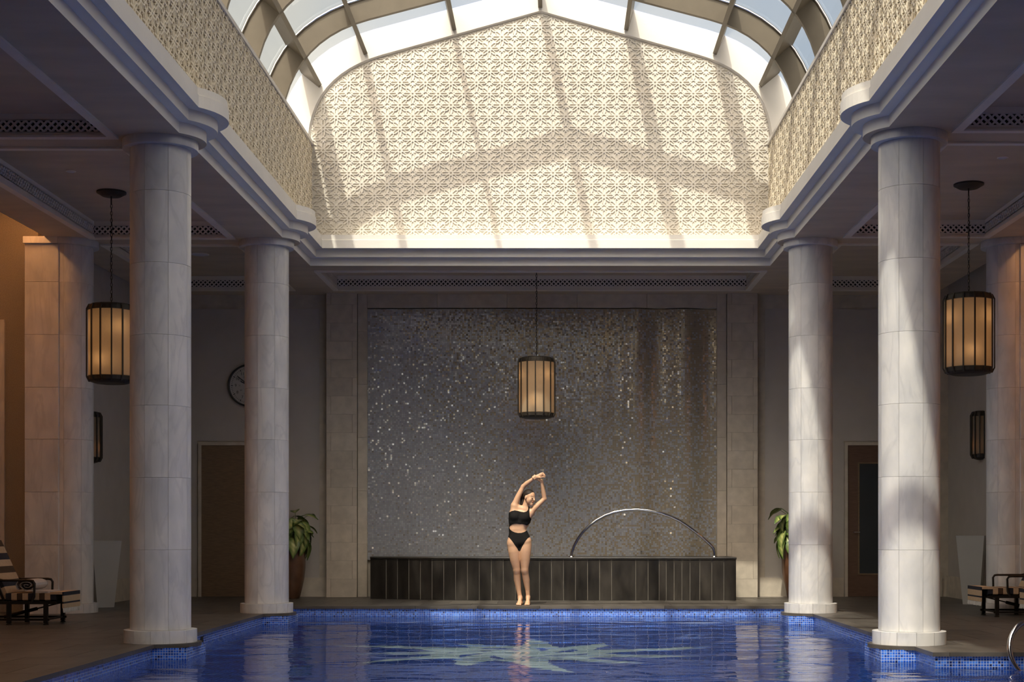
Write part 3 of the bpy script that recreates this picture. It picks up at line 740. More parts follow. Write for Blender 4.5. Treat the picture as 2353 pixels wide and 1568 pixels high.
# ------------------------------------------------------------------ back wall
bw = MB(); bw.quad((-6.4, YB, 0), (6.6, YB, 0), (6.6, YB, 5.3), (-6.4, YB, 5.3))
wb = struct(bw.build('wall_back', M['stone']))
def blocks(x0, x1, y0, y1, z0, z1, ch, split=None, parent=wb):
    z = z0; k = 0
    while z < z1 - .02:
        ze = min(z + ch, z1)
        if split:
            xm = x1 - split if k % 2 else x0 + split
            cuts = [x0, xm, x1]
        else: cuts = [x0, x1]
        for a, b in zip(cuts[:-1], cuts[1:]): MB().bbox(a + .0015, b - .0015, y0, y1, z + .0015, ze - .0015, .003).build('stone_block', M['stone'], parent)
        z = ze; k += 1
ZT = zs(ZC, 24) - .002
for s in (-1, 1):
    xa, xb = sorted((s * 2.985, s * 3.48)); MB().box(xa + .004, xb - .004, 23.862, YB, 0, ZT).build('pilaster_core', M['stone_joint'], wb)
    blocks(xa, xb, 23.855, 23.90, 0, ZT, .295, .075)
    xa, xb = sorted((s * 2.83, s * 2.985)); blocks(xa, xb, 23.94, YB, 0, ZT, .86)
for i in range(5): blocks(-2.83 + i * 1.132, -2.83 + (i + 1) * 1.132, 23.94, YB, 4.68, ZT, 1)
for s in (-1, 1):     # plaster panels and plinths of the aisle ends
    xo = 6.1
    xa, xb = sorted((s * 3.62, s * xo)); dx0, dx1 = sorted((s * 4.56, s * 5.60)) if s < 0 else (4.90, 5.96)
    for a, b, z0, z1 in ((xa, dx0, .31, 4.68), (dx1, xb, .31, 4.68), (dx0, dx1, 2.53, 4.68)):
        MB().box(a, b, YB - .012, YB + .01, z0, z1).build('plaster_panel', M['wall'], wb)
    for a, b in ((sorted((s * 3.48, s * 6.5))[0], dx0), (dx1, sorted((s * 3.48, s * 6.5))[1])):
        if b - a > .03:
            k = max(1, round((b - a) / .8)); st = (b - a) / k
            for i in range(k): MB().box(a + i * st + .001, a + (i + 1) * st - .001, YB - .022, YB + .01, 0, .31).build('plinth_stone', M['stone'], wb)
# doors
def door(nm, x0, x1, m, pane):
    d = struct(MB().box(x0, x1, YB - .03, YB + .02, .005, 2.46).build(nm, m))
    f = MB().box(x0 - .05, x0, YB - .05, YB + .02, 0, 2.51).box(x1, x1 + .05, YB - .05, YB + .02, 0, 2.51).box(x0, x1, YB - .05, YB + .02, 2.46, 2.51)
    f.build('door_frame', M['stone'], d)
    if pane:
        MB().box(x0 + .19, x1 - .19, YB - .034, YB - .02, .38, 2.16).build('pane', M['glass_dark'], d)
        q = MB()
        for a, b, c, e in ((x0 + .165, x0 + .19, .355, 2.185), (x1 - .19, x1 - .165, .355, 2.185), (x0 + .19, x1 - .19, 2.16, 2.185), (x0 + .19, x1 - .19, .355, .38)): q.box(a, b, YB - .042, YB - .02, c, e)
        q.build('pane_frame', M['wood'], d)
    hx = x1 - .1 if not pane else x0 + .09
    MB().tube([(hx, YB - .03, 1.05), (hx, YB - .075, 1.05), (hx + .1 * (-1 if not pane else 1), YB - .075, 1.05)], .01, 8).build('handle', M['chrome'], d)
door('door_1', -5.53, -4.61, M['wood'], False); door('door_2', 4.96, 5.90, M['wood2'], True)

# ------------------------------------------------------------------ mirror mosaic (gently folded surface)
def mos_y(x):
    t = max(0, min(1, (x - .9) / .6)); t = t * t * (3 - 2 * t)
    return 23.985 - .045 * math.cos(x / 2.83 * math.pi / 2) - t * .05 * math.sin(2 * math.pi * (x - 1.30) / .80)
mm_ = MB(); NX = 140; zz0, zz1 = .60, 4.665
vs = []
for i in range(NX + 1):
    x = -2.83 + 5.66 * i / NX
    for k in range(25): vs.append((x, mos_y(x) + .012 * math.sin(2.1 * k / 24 * 3 + x), zz0 + (zz1 - zz0) * k / 24))
mm_.add(vs, [(i * 25 + k, (i + 1) * 25 + k, (i + 1) * 25 + k + 1, i * 25 + k + 1) for i in range(NX) for k in range(24)])
mo = mm_.build('mosaic_panel', M['mosaic'], None, smooth=True, uv=True)
tag(mo, 'shimmering silver and gold mirror mosaic covering the rear wall', 'mosaic')

# ------------------------------------------------------------------ slate ledge with fountain arch
def ly(x): return 22.74 + (.55 * ((-.4 - x) / 2.3) ** 2 if x < -.4 else 0)
led = thing('stone_ledge', 'long low dark slate ledge below the mirror mosaic', 'ledge')
xs_ = []; x = 2.99
widths = [.185] * 3 + [.15, .125, .12, .12, .11, .17, .19, .37] + [.185] * 30
for wd in widths:
    xs_.append((x - wd, x)); x -= wd
    if x < -2.55: break
xs_[-1] = (-2.70, xs_[-1][1])
core = [(a, ly(a) + .022) for a, _ in xs_[::-1]] + [(2.98, ly(2.99) + .022), (2.98, 23.84), (-2.69, 23.84)]
MB().prism(core, 0, .63).build('core', M['grout_light'], led)
for a, b in xs_:
    ya, yb_ = ly(a), ly(b); g = .0045
    MB().add([(a + g, ya, .004), (b - g, yb_, .004), (b - g, yb_, .628), (a + g, ya, .628), (a + g, ya + .03, .004), (b - g, yb_ + .03, .004), (b - g, yb_ + .03, .628), (a + g, ya + .03, .628)],
             [(0, 1, 2, 3), (4, 7, 6, 5), (0, 3, 7, 4), (1, 5, 6, 2), (3, 2, 6, 7), (0, 4, 5, 1)]).build('slate_panel', M['ledge'], led)
MB().box(2.975, 2.995, 22.76, 23.84, .004, .628).build('slate_panel', M['ledge'], led)
tp = [(a - .0, ly(a) - .012) for a, _ in xs_[::-1]] + [(3.0, ly(3) - .012), (3.0, 23.84), (-2.71, 23.84)]
MB().prism(tp, .63, .665).build('top_slab', M['ledge'], led)
ed = [(a, ly(a) - .014, .655) for a, _ in xs_[::-1]] + [(3.0, ly(3) - .014, .655)]
MB().tube(ed, .006, 6).build('edge_strip', M['alum'], led)
path = [(.465, 23.05, .667), (.47, 23.05, .74)]
za = [(330, 700), (352, 660), (380, 620), (425, 575), (470, 541), (525, 511), (580, 491), (655, 477), (730, 473), (805, 480), (880, 496), (940, 517), (1000, 546), (1050, 579), (1100, 616), (1145, 652), (1185, 688), (1205, 708), (1214, 722)]
for px_, py_ in za:
    X = (1200 + px_ * .3623 - PX) / 147.5 + CX; Z = (PY - (1000 + py_ * .3623)) / 147.5 + CZ; path.append((X, 23.05, Z))
path += [(2.695, 23.05, .74), (2.695, 23.05, .667)]
ar = thing('handrail_arch', 'polished steel tube arching over the slate ledge', 'handrail', (1.6, 23.05, .665), world=True)
MB().tube(path, .024, 14).build('tube', M['chrome'], ar, smooth=True)
for x in (.465, 2.695): MB().lathe([(0, .012), (.05, .012), (.055, 0), (.0, 0)], (x, 23.05, .665), 20).build('flange', M['chrome'], ar, smooth=True)

# ------------------------------------------------------------------ columns
RSH = .285
def panel_mesh(nm, r, th, h, a, n, m):
    b = MB(); g = .0012 / r
    pr = [(r - .001, .001), (r, .002), (r, h - .002), (r - .001, h - .001), (r - th, h - .001), (r - th, .001), (r - .001, .001)]
    b.lathe(pr, (0, 0, 0), n, -a / 2 + g, a / 2 - g)
    return b.mesh(nm, m, True)
A8 = math.pi / 4
PM = {}
def shaft_panel(h):
    h = round(h, 3)
    if h not in PM: PM[h] = panel_mesh('shaft_panel', RSH, .03, h, A8, 7, M['marble'])
    return PM[h]
BASEP = panel_mesh('base_stone', .342, .08, .125, math.pi / 6, 5, M['marble'])
cap_prof = [(.20, .0), (.352, .0), (.354, .004), (.354, .082), (.352, .086), (.2, .086)]
CAPM = MB().lathe(cap_prof, n=56).mesh('capital', M['marble'], True)
JZ = [.125, .887, 1.57, 2.25, 2.92, 3.60, 4.28]
def column(x, y, seam, label):
    ztop = zs(ZC, y); c = thing('column', label, 'column', (x, y, 0), 0, 'round marble columns along the pool')
    obj('core', MB().lathe([(RSH - .012, .1), (RSH - .012, ztop - .05)], n=40).mesh('core', M['marble_joint'], True), c, loc=(0, 0, 0))
    js = JZ + [ztop - .086]
    for z0, z1 in zip(js[:-1], js[1:]):
        me = shaft_panel(z1 - z0)
        for k in range(8): obj('shaft_panel', me, c, loc=(0, 0, z0), rot=(0, 0, seam + A8 * (k + .5)))
    for k in range(12): obj('base_stone', BASEP, c, loc=(0, 0, 0), rot=(0, 0, k * math.pi / 6 + seam))
    obj('capital', CAPM, c, loc=(0, 0, ztop - .086 - .0005))
column(-COLX, COLY[-1][0], R(-90 - 16), 'round marble column standing beside the striped chair with the rolled towel')
column(-COLX, COLY[-1][1], R(-90 - 13), 'round marble column partly hiding the wall clock')
column(COLX, COLY[1][0], R(-90 + 13), 'round marble column beside the steel pool rail')
column(COLX, COLY[1][1], R(-90 + 10), 'round marble column hiding the sunlit potted plant')
# engaged half columns with pier at the aisle ends
for s, lab in ((-1, 'engaged marble column against the wall behind the striped chair with towel'), (1, 'engaged marble column against the wall behind the pair of striped chairs')):
    x = s * (6.12 if s < 0 else 6.15); y = 19.36; ztop = zs(ZC, y)
    c = thing('engaged_column', lab, 'column', (x, y, 0), 0)
    obj('core', MB().lathe([(RSH - .012, .1), (RSH - .012, ztop - .05)], n=40).mesh('core', M['marble_joint'], True), c, loc=(0, 0, 0))
    js = JZ + [ztop - .086]
    for i, (z0, z1) in enumerate(zip(js[:-1], js[1:])):
        me = shaft_panel(z1 - z0)
        for k in range(8):
            a = R(-90) + A8 * (k + .5)
            if math.cos(a) * s > .75 and False: continue
            obj('shaft_panel', me, c, loc=(0, 0, z0), rot=(0, 0, a))
        xa, xb = sorted((s * .06, s * .50))
        MB().bbox(xa, xb, -.30, .12, z0 + .002, z1 - .002, .006).build('pier_block', M['marble'], c)
    for k in range(12): obj('base_stone', BASEP, c, loc=(0, 0, 0), rot=(0, 0, k * math.pi / 6))
    xa, xb = sorted((s * .06, s * .50)); MB().box(xa, xb, -.345, .12, 0, .125).build('base_stone', M['marble'], c)
    obj('capital', CAPM, c, loc=(0, 0, ztop - .0865)); MB().box(xa, xb, -.356, .12, ztop - .0865, ztop - .001).build('capital', M['marble'], c)

# ------------------------------------------------------------------ cove lamps
for s, lab in ((-1, 'warm cove lamp strip above the towel chair'), (1, 'warm cove lamp strip above the pair of striped chairs')):
    x = s * 6.55
    c = MB().tube([(x, 12.0, zs(ZC, 12) + .22), (x, 19.2, zs(ZC, 19.2) + .22)], .02, 8).build('cove_light', M['cove']); tag(c, lab, 'light')

# ------------------------------------------------------------------ lanterns
NS = 14
def lantern_body(r=.292, h=.90, a0=0., a1=2 * math.pi, ns=NS):
    full_ = abs(a1 - a0 - 2 * math.pi) < 1e-6; out = []
    ang = [a0 + (a1 - a0) * k / ns for k in range(ns + (0 if full_ else 1))]
    gr = r - .022; m = {}
    pane = []
    for k in range(ns):
        a, b = a0 + (a1 - a0) * k / ns, a0 + (a1 - a0) * (k + 1) / ns
        q = MB().quad((gr * math.cos(a), gr * math.sin(a), .07), (gr * math.cos(b), gr * math.sin(b), .07), (gr * math.cos(b), gr * math.sin(b), h - .07), (gr * math.cos(a), gr * math.sin(a), h - .07))
        pane.append(q.mesh('pane', M['lantern']))
    bars = []
    for a in ang:
        q = MB(); d = Vector((math.cos(a), math.sin(a), 0)); t = Vector((-d.y, d.x, 0)) * .0085
        pth = [(r - .055, .0), (r - .028, .0), (r, .055), (r, h - .055), (r - .028, h), (r - .055, h)]
        ipt = [(r - .055, .02), (r - .034, .025), (r - .013, .062), (r - .013, h - .062), (r - .034, h - .025), (r - .055, h - .02)]
        vs = []
        for (ro, zo), (ri, zi) in zip(pth, ipt):
            for rr, z_, sg in ((ro, zo, 1), (ro, zo, -1), (ri, zi, -1), (ri, zi, 1)): vs.append(d * rr + t * sg + Vector((0, 0, z_)))
        fs = []
        for i in range(len(pth) - 1):
            for k in range(4): fs.append((i * 4 + k, i * 4 + (k + 1) % 4, i * 4 + 4 + (k + 1) % 4, i * 4 + 4 + k))
        bars.append(q.add(vs, fs).mesh('frame_bar', M['bronze_dark']))
    n = ns * 2
    top = MB().lathe([(.0 if full_ else .02, h + .012), (r - .07, h + .01), (r - .035, h - .005), (r - .028, h - .02), (r - .024, h - .065), (r - .04, h - .065), (r - .045, h - .02), (.0 if full_ else .02, h - .02)], n=n, a0=a0, a1=a1).mesh('top_ring', M['bronze_dark'])
    bot = MB().lathe([(.0 if full_ else .02, -.02), (r - .11, -.02), (r - .06, -.005), (r - .028, .015), (r - .024, .062), (r - .04, .062), (r - .045, .03), (.0 if full_ else .02, .02)], n=n, a0=a0, a1=a1).mesh('bottom_ring', M['bronze_dark'])
    return pane, bars, top, bot
def chain_mesh(L):
    m = MB(); k = 0; z = .0; pitch = .042
    m.tube([(0, 0, L), (0, 0, L - .14)], .006, 6)
    while z < L - .15:
        P = []
        for i in range(10):
            a = 2 * math.pi * i / 10; u = .011 * math.cos(a); v = .026 * math.sin(a)
            P.append((u, 0, z + .024 + v) if k % 2 else (0, u, z + .024 + v))
        m.tube(P, .0035, 4, closed=True); z += pitch; k += 1
    cord = [(.008 * math.sin(z_ * 9), .006 * math.cos(z_ * 7), z_) for z_ in np.linspace(0, L, 24)]
    m.tube(cord, .0028, 4)
    return m.mesh('chain', M['bronze_dark'])
LB = lantern_body()
def lantern(x, y, zbot, zceil, label, rz, pw):
    t = thing('pendant_lantern', label, 'lantern', (x, y, zbot), rz, 'amber glass pendant lanterns')
    pane, bars, top, bot = LB
    for p in pane: obj('pane', p, t, loc=(0, 0, 0))
    for b in bars: obj('frame_bar', b, t, loc=(0, 0, 0))
    obj('top_ring', top, t, loc=(0, 0, 0)); obj('bottom_ring', bot, t, loc=(0, 0, 0))
    L = zceil - zbot - .91
    obj('chain', chain_mesh(L), t, loc=(0, 0, .91)); H = zceil - zbot
    obj('ceiling_rose', MB().lathe([(0, H - .055), (.11, H - .055), (.15, H - .03), (.17, H - .02), (.17, H), (0, H)], n=32).mesh('ceiling_rose', M['bronze_dark'], True), t, loc=(0, 0, 0))
    for i, (a, z_, rr) in enumerate(((.5, .24, .17), (2.6, .24, .17), (4.4, .24, .17), (5.3, .64, .17), (1.4, .64, .17), (3.3, .64, .17))):
        bx, by = rr * math.cos(a), rr * math.sin(a)
        obj('bulb', MB().ball((0, 0, 0), .022, 8, 6).mesh('bulb', M['bulb'], True), t, loc=(bx, by, z_))
        l = bpy.data.lights.new('lantern_lamp', 'POINT'); l.energy = pw * .26; l.color = (1.0, .58, .27); l.shadow_soft_size = .03
        lo = bpy.data.objects.new('lantern_lamp', l); COL.objects.link(lo); lo.parent = t; lo.location = (bx, by, z_)
    return t
zc_l = zs(ZC, 16.8) + DEP; zc_b = zs(ZC, 22.6) + DEP
lantern(-5.00, 17.4, zs(0, 0) * 0 + (PY - 884) / (F_PX / 17.4) + CZ + .03, zc_l, 'amber lantern hanging near the striped chair with rolled towel', R(4), 1.5)
lantern(4.97, 17.0, (PY - 864) / (F_PX / 17.0) + CZ + .03, zc_l, 'amber lantern hanging above the aisle with the pair of striped chairs', R(11), 1.5)
lantern(-.07, 22.5, (PY - 964) / (F_PX / 22.5) + CZ + .03, zc_b, 'amber lantern hanging in front of the mirror mosaic', R(10), 1.5)
# wall sconces (half lanterns)
HB = lantern_body(.17, .70, R(-90), R(90), 7)
def sconce(x, y, z, rz, label):
    t = thing('wall_sconce', label, 'sconce', (x, y, z), rz, 'half round wall sconces')
    pane, bars, top, bot = HB
    for p in pane: obj('pane', p, t, loc=(0, 0, 0))
    for b in bars: obj('frame_bar', b, t, loc=(0, 0, 0))
    obj('top_ring', top, t, loc=(0, 0, 0)); obj('bottom_ring', bot, t, loc=(0, 0, 0))
    obj('back_plate', MB().box(-.0, .012, -.16, .16, 0, .70).mesh('back_plate', M['bronze_dark']), t, loc=(0, 0, 0))
    l = bpy.data.lights.new('sconce_lamp', 'POINT'); l.energy = .03; l.color = (1.0, .45, .2); l.shadow_soft_size = .02
    lo = bpy.data.objects.new('sconce_lamp', l); COL.objects.link(lo); lo.parent = t; lo.location = (.08, 0, .2)
sconce(-6.384, 21.0, 2.05, 0, 'dark half-round sconce on the wall above the planter near the towel chair')
sconce(6.584, 22.1, 2.15, math.pi, 'dark half-round sconce on the wall above the planter near the pair of chairs')

# ------------------------------------------------------------------ downlights
for x, y, r, lab in ((-5.15, 16.4, .045, 'small round white downlight in the coffer over the towel chair'), (5.0, 15.8, .05, 'small round white downlight in the coffer, nearer the steel pool rail'),
                (4.45, 18.2, .045, 'small round white downlight in the coffer near the sunlit plant'), (-4.97, 21.6, .12, 'wide round ceiling disc above the clock')):
    z = zs(ZC, {True: 16.75, False: 21.53}[y < 19]) + DEP
    d = thing('downlight', lab, 'downlight', (x, y, z - .002))
    obj('disc', MB().lathe([(0, -.012), (r * .8, -.012), (r, -.006), (r, .002), (0, .002)], n=28).mesh('disc', M['lamp_disc'], True), d, loc=(0, 0, 0))
    obj('rim', MB().lathe([(r, -.008), (r + .012, -.004), (r + .012, .002), (r, .002)], n=28).mesh('rim', M['ceil_trim'], True), d, loc=(0, 0, 0))

# ------------------------------------------------------------------ wall clock
ck = thing('wall_clock', 'round black-rimmed wall clock on the rear wall', 'clock', (-4.755, YB - .013, 3.43))
def rotx(m): return m
def disc_y(r, y, n=48): return MB().add([(0, y, 0)] + [(r * math.cos(2 * math.pi * k / n), y, r * math.sin(2 * math.pi * k / n)) for k in range(n)], [(0, 1 + k, 1 + (k + 1) % n) for k in range(n)])
def ring_y(prof_, n=56):
    m = MB().lathe(prof_, n=n); m.v = [(x, z, y) for x, y, z in m.v]; m.f = [f[::-1] for f in m.f]; return m
obj('rim', ring_y([(.345, 0), (.345, -.05), (.335, -.06), (.32, -.055), (.315, -.03), (.315, 0)]).mesh('rim', M['clock_black'], True), ck, loc=(0, 0, 0))
obj('dial', disc_y(.318, -.025).mesh('dial', M['clock_face']), ck, loc=(0, 0, 0))
tk = MB()
for k in range(60):
    a = math.pi / 2 - 2 * math.pi * k / 60; big = k % 5 == 0; r0, r1, wd = (.262, .295, .006) if big else (.272, .292, .003)
    d = Vector((math.cos(a), 0, math.sin(a))); n_ = Vector((-d.z, 0, d.x)) * wd; y = Vector((0, -.027, 0))
    tk.quad(d * r0 + n_ + y, d * r0 - n_ + y, d * r1 - n_ + y, d * r1 + n_ + y)
obj('tick_marks', tk.mesh('tick_marks', M['clock_black']), ck, loc=(0, 0, 0))
def digits(txt, size):
    c = bpy.data.curves.new('txt', 'FONT'); c.body = txt; c.size = size; c.align_x = 'CENTER'; c.align_y = 'CENTER'
    o = bpy.data.objects.new('txt', c); COL.objects.link(o); dg = bpy.context.evaluated_depsgraph_get(); e = o.evaluated_get(dg); me = e.to_mesh()
    v = [tuple(p.co) for p in me.vertices]; f = [tuple(p.vertices) for p in me.polygons]; e.to_mesh_clear(); bpy.data.objects.remove(o); bpy.data.curves.remove(c); return v, f
nm_ = MB()
for h in range(1, 13):
    a = math.pi / 2 - 2 * math.pi * h / 12
    for txt, sz, rr in ((str(h), .066, .218), (str(h + 12) if h < 12 else '24', .034, .155)):
        v, f = digits(txt, sz); nm_.add([(x + rr * math.cos(a), -.0275, y + rr * math.sin(a)) for x, y, z in v], f)
obj('numerals', nm_.mesh('numerals', M['clock_black']), ck, loc=(0, 0, 0))
def hand(ang, L, wd, y):
    d = Vector((math.cos(ang), 0, math.sin(ang))); n_ = Vector((-d.z, 0, d.x)); yy = Vector((0, y, 0)); y2 = Vector((0, y - .004, 0)); m = MB()
    P = [d * -.05 + n_ * wd, d * -.05 - n_ * wd, d * L - n_ * wd * .6, d * L + n_ * wd * .6]
    return m.add([p + y2 for p in P] + [p + yy for p in P], [(0, 1, 2, 3), (4, 0, 3, 7), (1, 5, 6, 2), (2, 6, 7, 3), (0, 4, 5, 1)])
obj('minute_hand', hand(math.pi / 2 - 2 * math.pi * 51.5 / 60, .25, .008, -.036).mesh('minute_hand', M['clock_black']), ck, loc=(0, 0, 0))
obj('hour_hand', hand(math.pi / 2 - 2 * math.pi * (9.86 / 12), .15, .011, -.031).mesh('hour_hand', M['clock_black']), ck, loc=(0, 0, 0))

# ------------------------------------------------------------------ tapered planters
def planter(x, y, rz, h, label):
    t = thing('tapered_planter', label, 'planter', (x, y, 0), rz, 'tapered white planters')
    a, b = .115, .20; P = []
    for hw, z in ((a, 0), (b, h), (b - .018, h), (b - .03, h - .08)): P += [(-hw, -hw, z), (hw, -hw, z), (hw, hw, z), (-hw, hw, z)]
    f = [(3, 2, 1, 0)]
    for k in range(3): f += [(k * 4 + i, k * 4 + (i + 1) % 4, k * 4 + 4 + (i + 1) % 4, k * 4 + 4 + i) for i in range(4)]
    obj('body', MB().add(P, f).mesh('body', M['planter']), t, loc=(0, 0, 0))
    hw = b - .03; obj('soil', MB().quad((-hw, -hw, h - .08), (hw, -hw, h - .08), (hw, hw, h - .08), (-hw, hw, h - .08)).mesh('soil', M['soil']), t, loc=(0, 0, 0))
planter(-6.11, 20.75, R(28), .93, 'tapered white planter behind the engaged column by the towel chair')
planter(6.30, 21.6, R(-24), 1.0, 'tapered white planter behind the pair of striped chairs')

# ------------------------------------------------------------------ potted dieffenbachia
def leaf_mesh(L, W, droop, seed):
    rnd = random.Random(seed); m = MB(); n = 9; vs = []; cols = []
    for i in range(n + 1):
        t = i / n; wv = W * (math.sin(math.pi * min(1, t * 1.02) ** .8) ** .9 if 0 < t < 1 else 0.002)
        x = L * (t - .12 * t * t); z = -droop * L * t * t
        for k in (-2, -1, 0, 1, 2):
            u = k / 2; yy = u * wv; vs.append((x + .01 * abs(u), yy, z + .18 * wv * abs(u) ** 1.5 + (.004 if k % 2 and i % 2 else 0)))
            e = 1 - abs(u); c = max(0, min(1, (e - .25) * 1.5)) * math.sin(math.pi * t) ** .7 * (1.0 if (i + k) % 2 == 0 else .6)
            cols.append((.06 + .62 * c, .13 + .55 * c, .022 + .22 * c))
    m.add(vs, [(i * 5 + k, (i + 1) * 5 + k, (i + 1) * 5 + k + 1, i * 5 + k + 1) for i in range(n) for k in range(4)])
    me = m.mesh('leaf', M['leaf'], True); a = me.color_attributes.new('Col', 'FLOAT_COLOR', 'POINT')
    a.data.foreach_set('color', np.array([c + (1,) for c in cols], 'f').ravel()); return me
LEAVES = [leaf_mesh(.27, .078, .45, 1), leaf_mesh(.30, .088, .65, 2), leaf_mesh(.23, .070, .3, 3)]
def potted(x, y, rz, label, seed, lean):
    rnd = random.Random(seed); t = thing('potted_plant', label, 'plant', (x, y, 0), rz, 'variegated plants in tall pots')
    pr = [(0, 0), (.125, 0), (.135, .01), (.17, .15), (.205, .32), (.222, .48), (.222, .60), (.212, .72), (.195, .82), (.20, .84), (.185, .845), (.178, .80), (0, .79)]
    obj('pot', MB().lathe(pr, n=36).mesh('pot', M['pot'], True), t, loc=(0, 0, 0))
    obj('soil', MB().lathe([(0, .80), (.18, .80)], n=24).mesh('soil', M['soil']), t, loc=(0, 0, 0))
    for sn in range(5):
        a = rnd.uniform(0, 6.28); bx, by = .06 * math.cos(a), .06 * math.sin(a); h = rnd.uniform(.38, .58); tx, ty = bx * 2.2 + lean * .06, by * 2.2
        P = [(bx + (tx - bx) * q, by + (ty - by) * q, .78 + h * q) for q in (0, .3, .6, 1)]
        obj('stem', MB().tube(P, [.013, .012, .010, .006], 7).mesh('stem', M['stem'], True), t, loc=(0, 0, 0))
        for k in range(9):
            q = .25 + .75 * k / 8; px_ = bx + (tx - bx) * q; py_ = by + (ty - by) * q; pz_ = .78 + h * q
            az = k * 2.4 + rnd.uniform(-.4, .4) + a; el = R(rnd.uniform(-25, 30) + 25 * q - 8)
            sc1 = rnd.uniform(.8, 1.15); d = Vector((math.cos(az), math.sin(az), .7)).normalized(); pl = .13 * sc1
            p1 = Vector((px_, py_, pz_)) + d * pl
            obj('petiole', MB().tube([(px_, py_, pz_), tuple(p1)], .0045, 5).mesh('petiole', M['stem']), t, loc=(0, 0, 0))
            lf = obj('leaf', LEAVES[k % 3], t, loc=tuple(p1), rot=(rnd.uniform(-.3, .3), -el + .25, az)); lf.scale = (sc1,) * 3
    for k in range(30):   # drooping leaves round the rim and up the clump
        lv = k // 10; az = k * .63 + .2 * lv + rnd.uniform(-.2, .2); d = Vector((math.cos(az), math.sin(az), 0)); p0 = Vector((0, 0, .82 + .12 * lv)) + d * (.12 - .03 * lv); p1 = Vector((0, 0, .93 + .17 * lv + rnd.uniform(-.05, .06))) + d * (.22 - .02 * lv)
        obj('petiole', MB().tube([tuple(p0), tuple(p1)], .0045, 5).mesh('petiole', M['stem']), t, loc=(0, 0, 0))
        lf = obj('leaf', LEAVES[1], t, loc=tuple(p1), rot=(rnd.uniform(-.3, .3), R(48 + rnd.uniform(-12, 18)), az)); lf.scale = (1.05,) * 3
potted(-3.97, 23.45, 0, 'green variegated plant in a tall brown pot standing in shade', 3, .6)
potted(4.02, 23.40, 1.0, 'green and cream variegated plant in a tall pot catching sunlight', 8, -.9)

# ------------------------------------------------------------------ striped lounge chairs
def bar(m, a, b, r): return m.tube([a, b], r, 4)
def stripe_cushion(parent, name, prof_, hw, seq_, axis_pts, thick):
    # prof_: centreline points in (x,z); the cushion runs along them, cut into coloured stripes
    P = [Vector((p[0], 0, p[1])) for p in prof_]; d = [0]
    for a, b in zip(P[:-1], P[1:]): d.append(d[-1] + (b - a).length)
    def at(s):
        s = max(0, min(d[-1] - 1e-6, s))
        for i in range(len(d) - 1):
            if d[i] <= s <= d[i + 1]:
                t = (s - d[i]) / max(1e-6, d[i + 1] - d[i]); tg = (P[i + 1] - P[i]).normalized(); return P[i].lerp(P[i + 1], t), Vector((-tg.z, 0, tg.x))
    n = len(seq_); root = None
    for i, mk in enumerate(seq_):
        s0, s1 = d[-1] * i / n, d[-1] * (i + 1) / n; m = MB(); vs = []; K = 4
        for k in range(K):
            c, nr = at(s0 + (s1 - s0) * k / (K - 1)); e = thick / 2
            for yy, zz_ in ((-hw, -e), (-hw, e * .7), (-hw * .93, e), (hw * .93, e), (hw, e * .7), (hw, -e)): vs.append(c + nr * zz_ + Vector((0, yy, 0)))
        fs = []
        for k in range(K - 1): fs += [(k * 6 + q, k * 6 + (q + 1) % 6, k * 6 + 6 + (q + 1) % 6, k * 6 + 6 + q) for q in range(6)]
        fs += [tuple(range(6))[::-1], tuple(range((K - 1) * 6, K * 6))]
        me = m.add(vs, fs).mesh(name, M[mk], True)
        o = obj(name, me, parent, loc=(0, 0, 0))
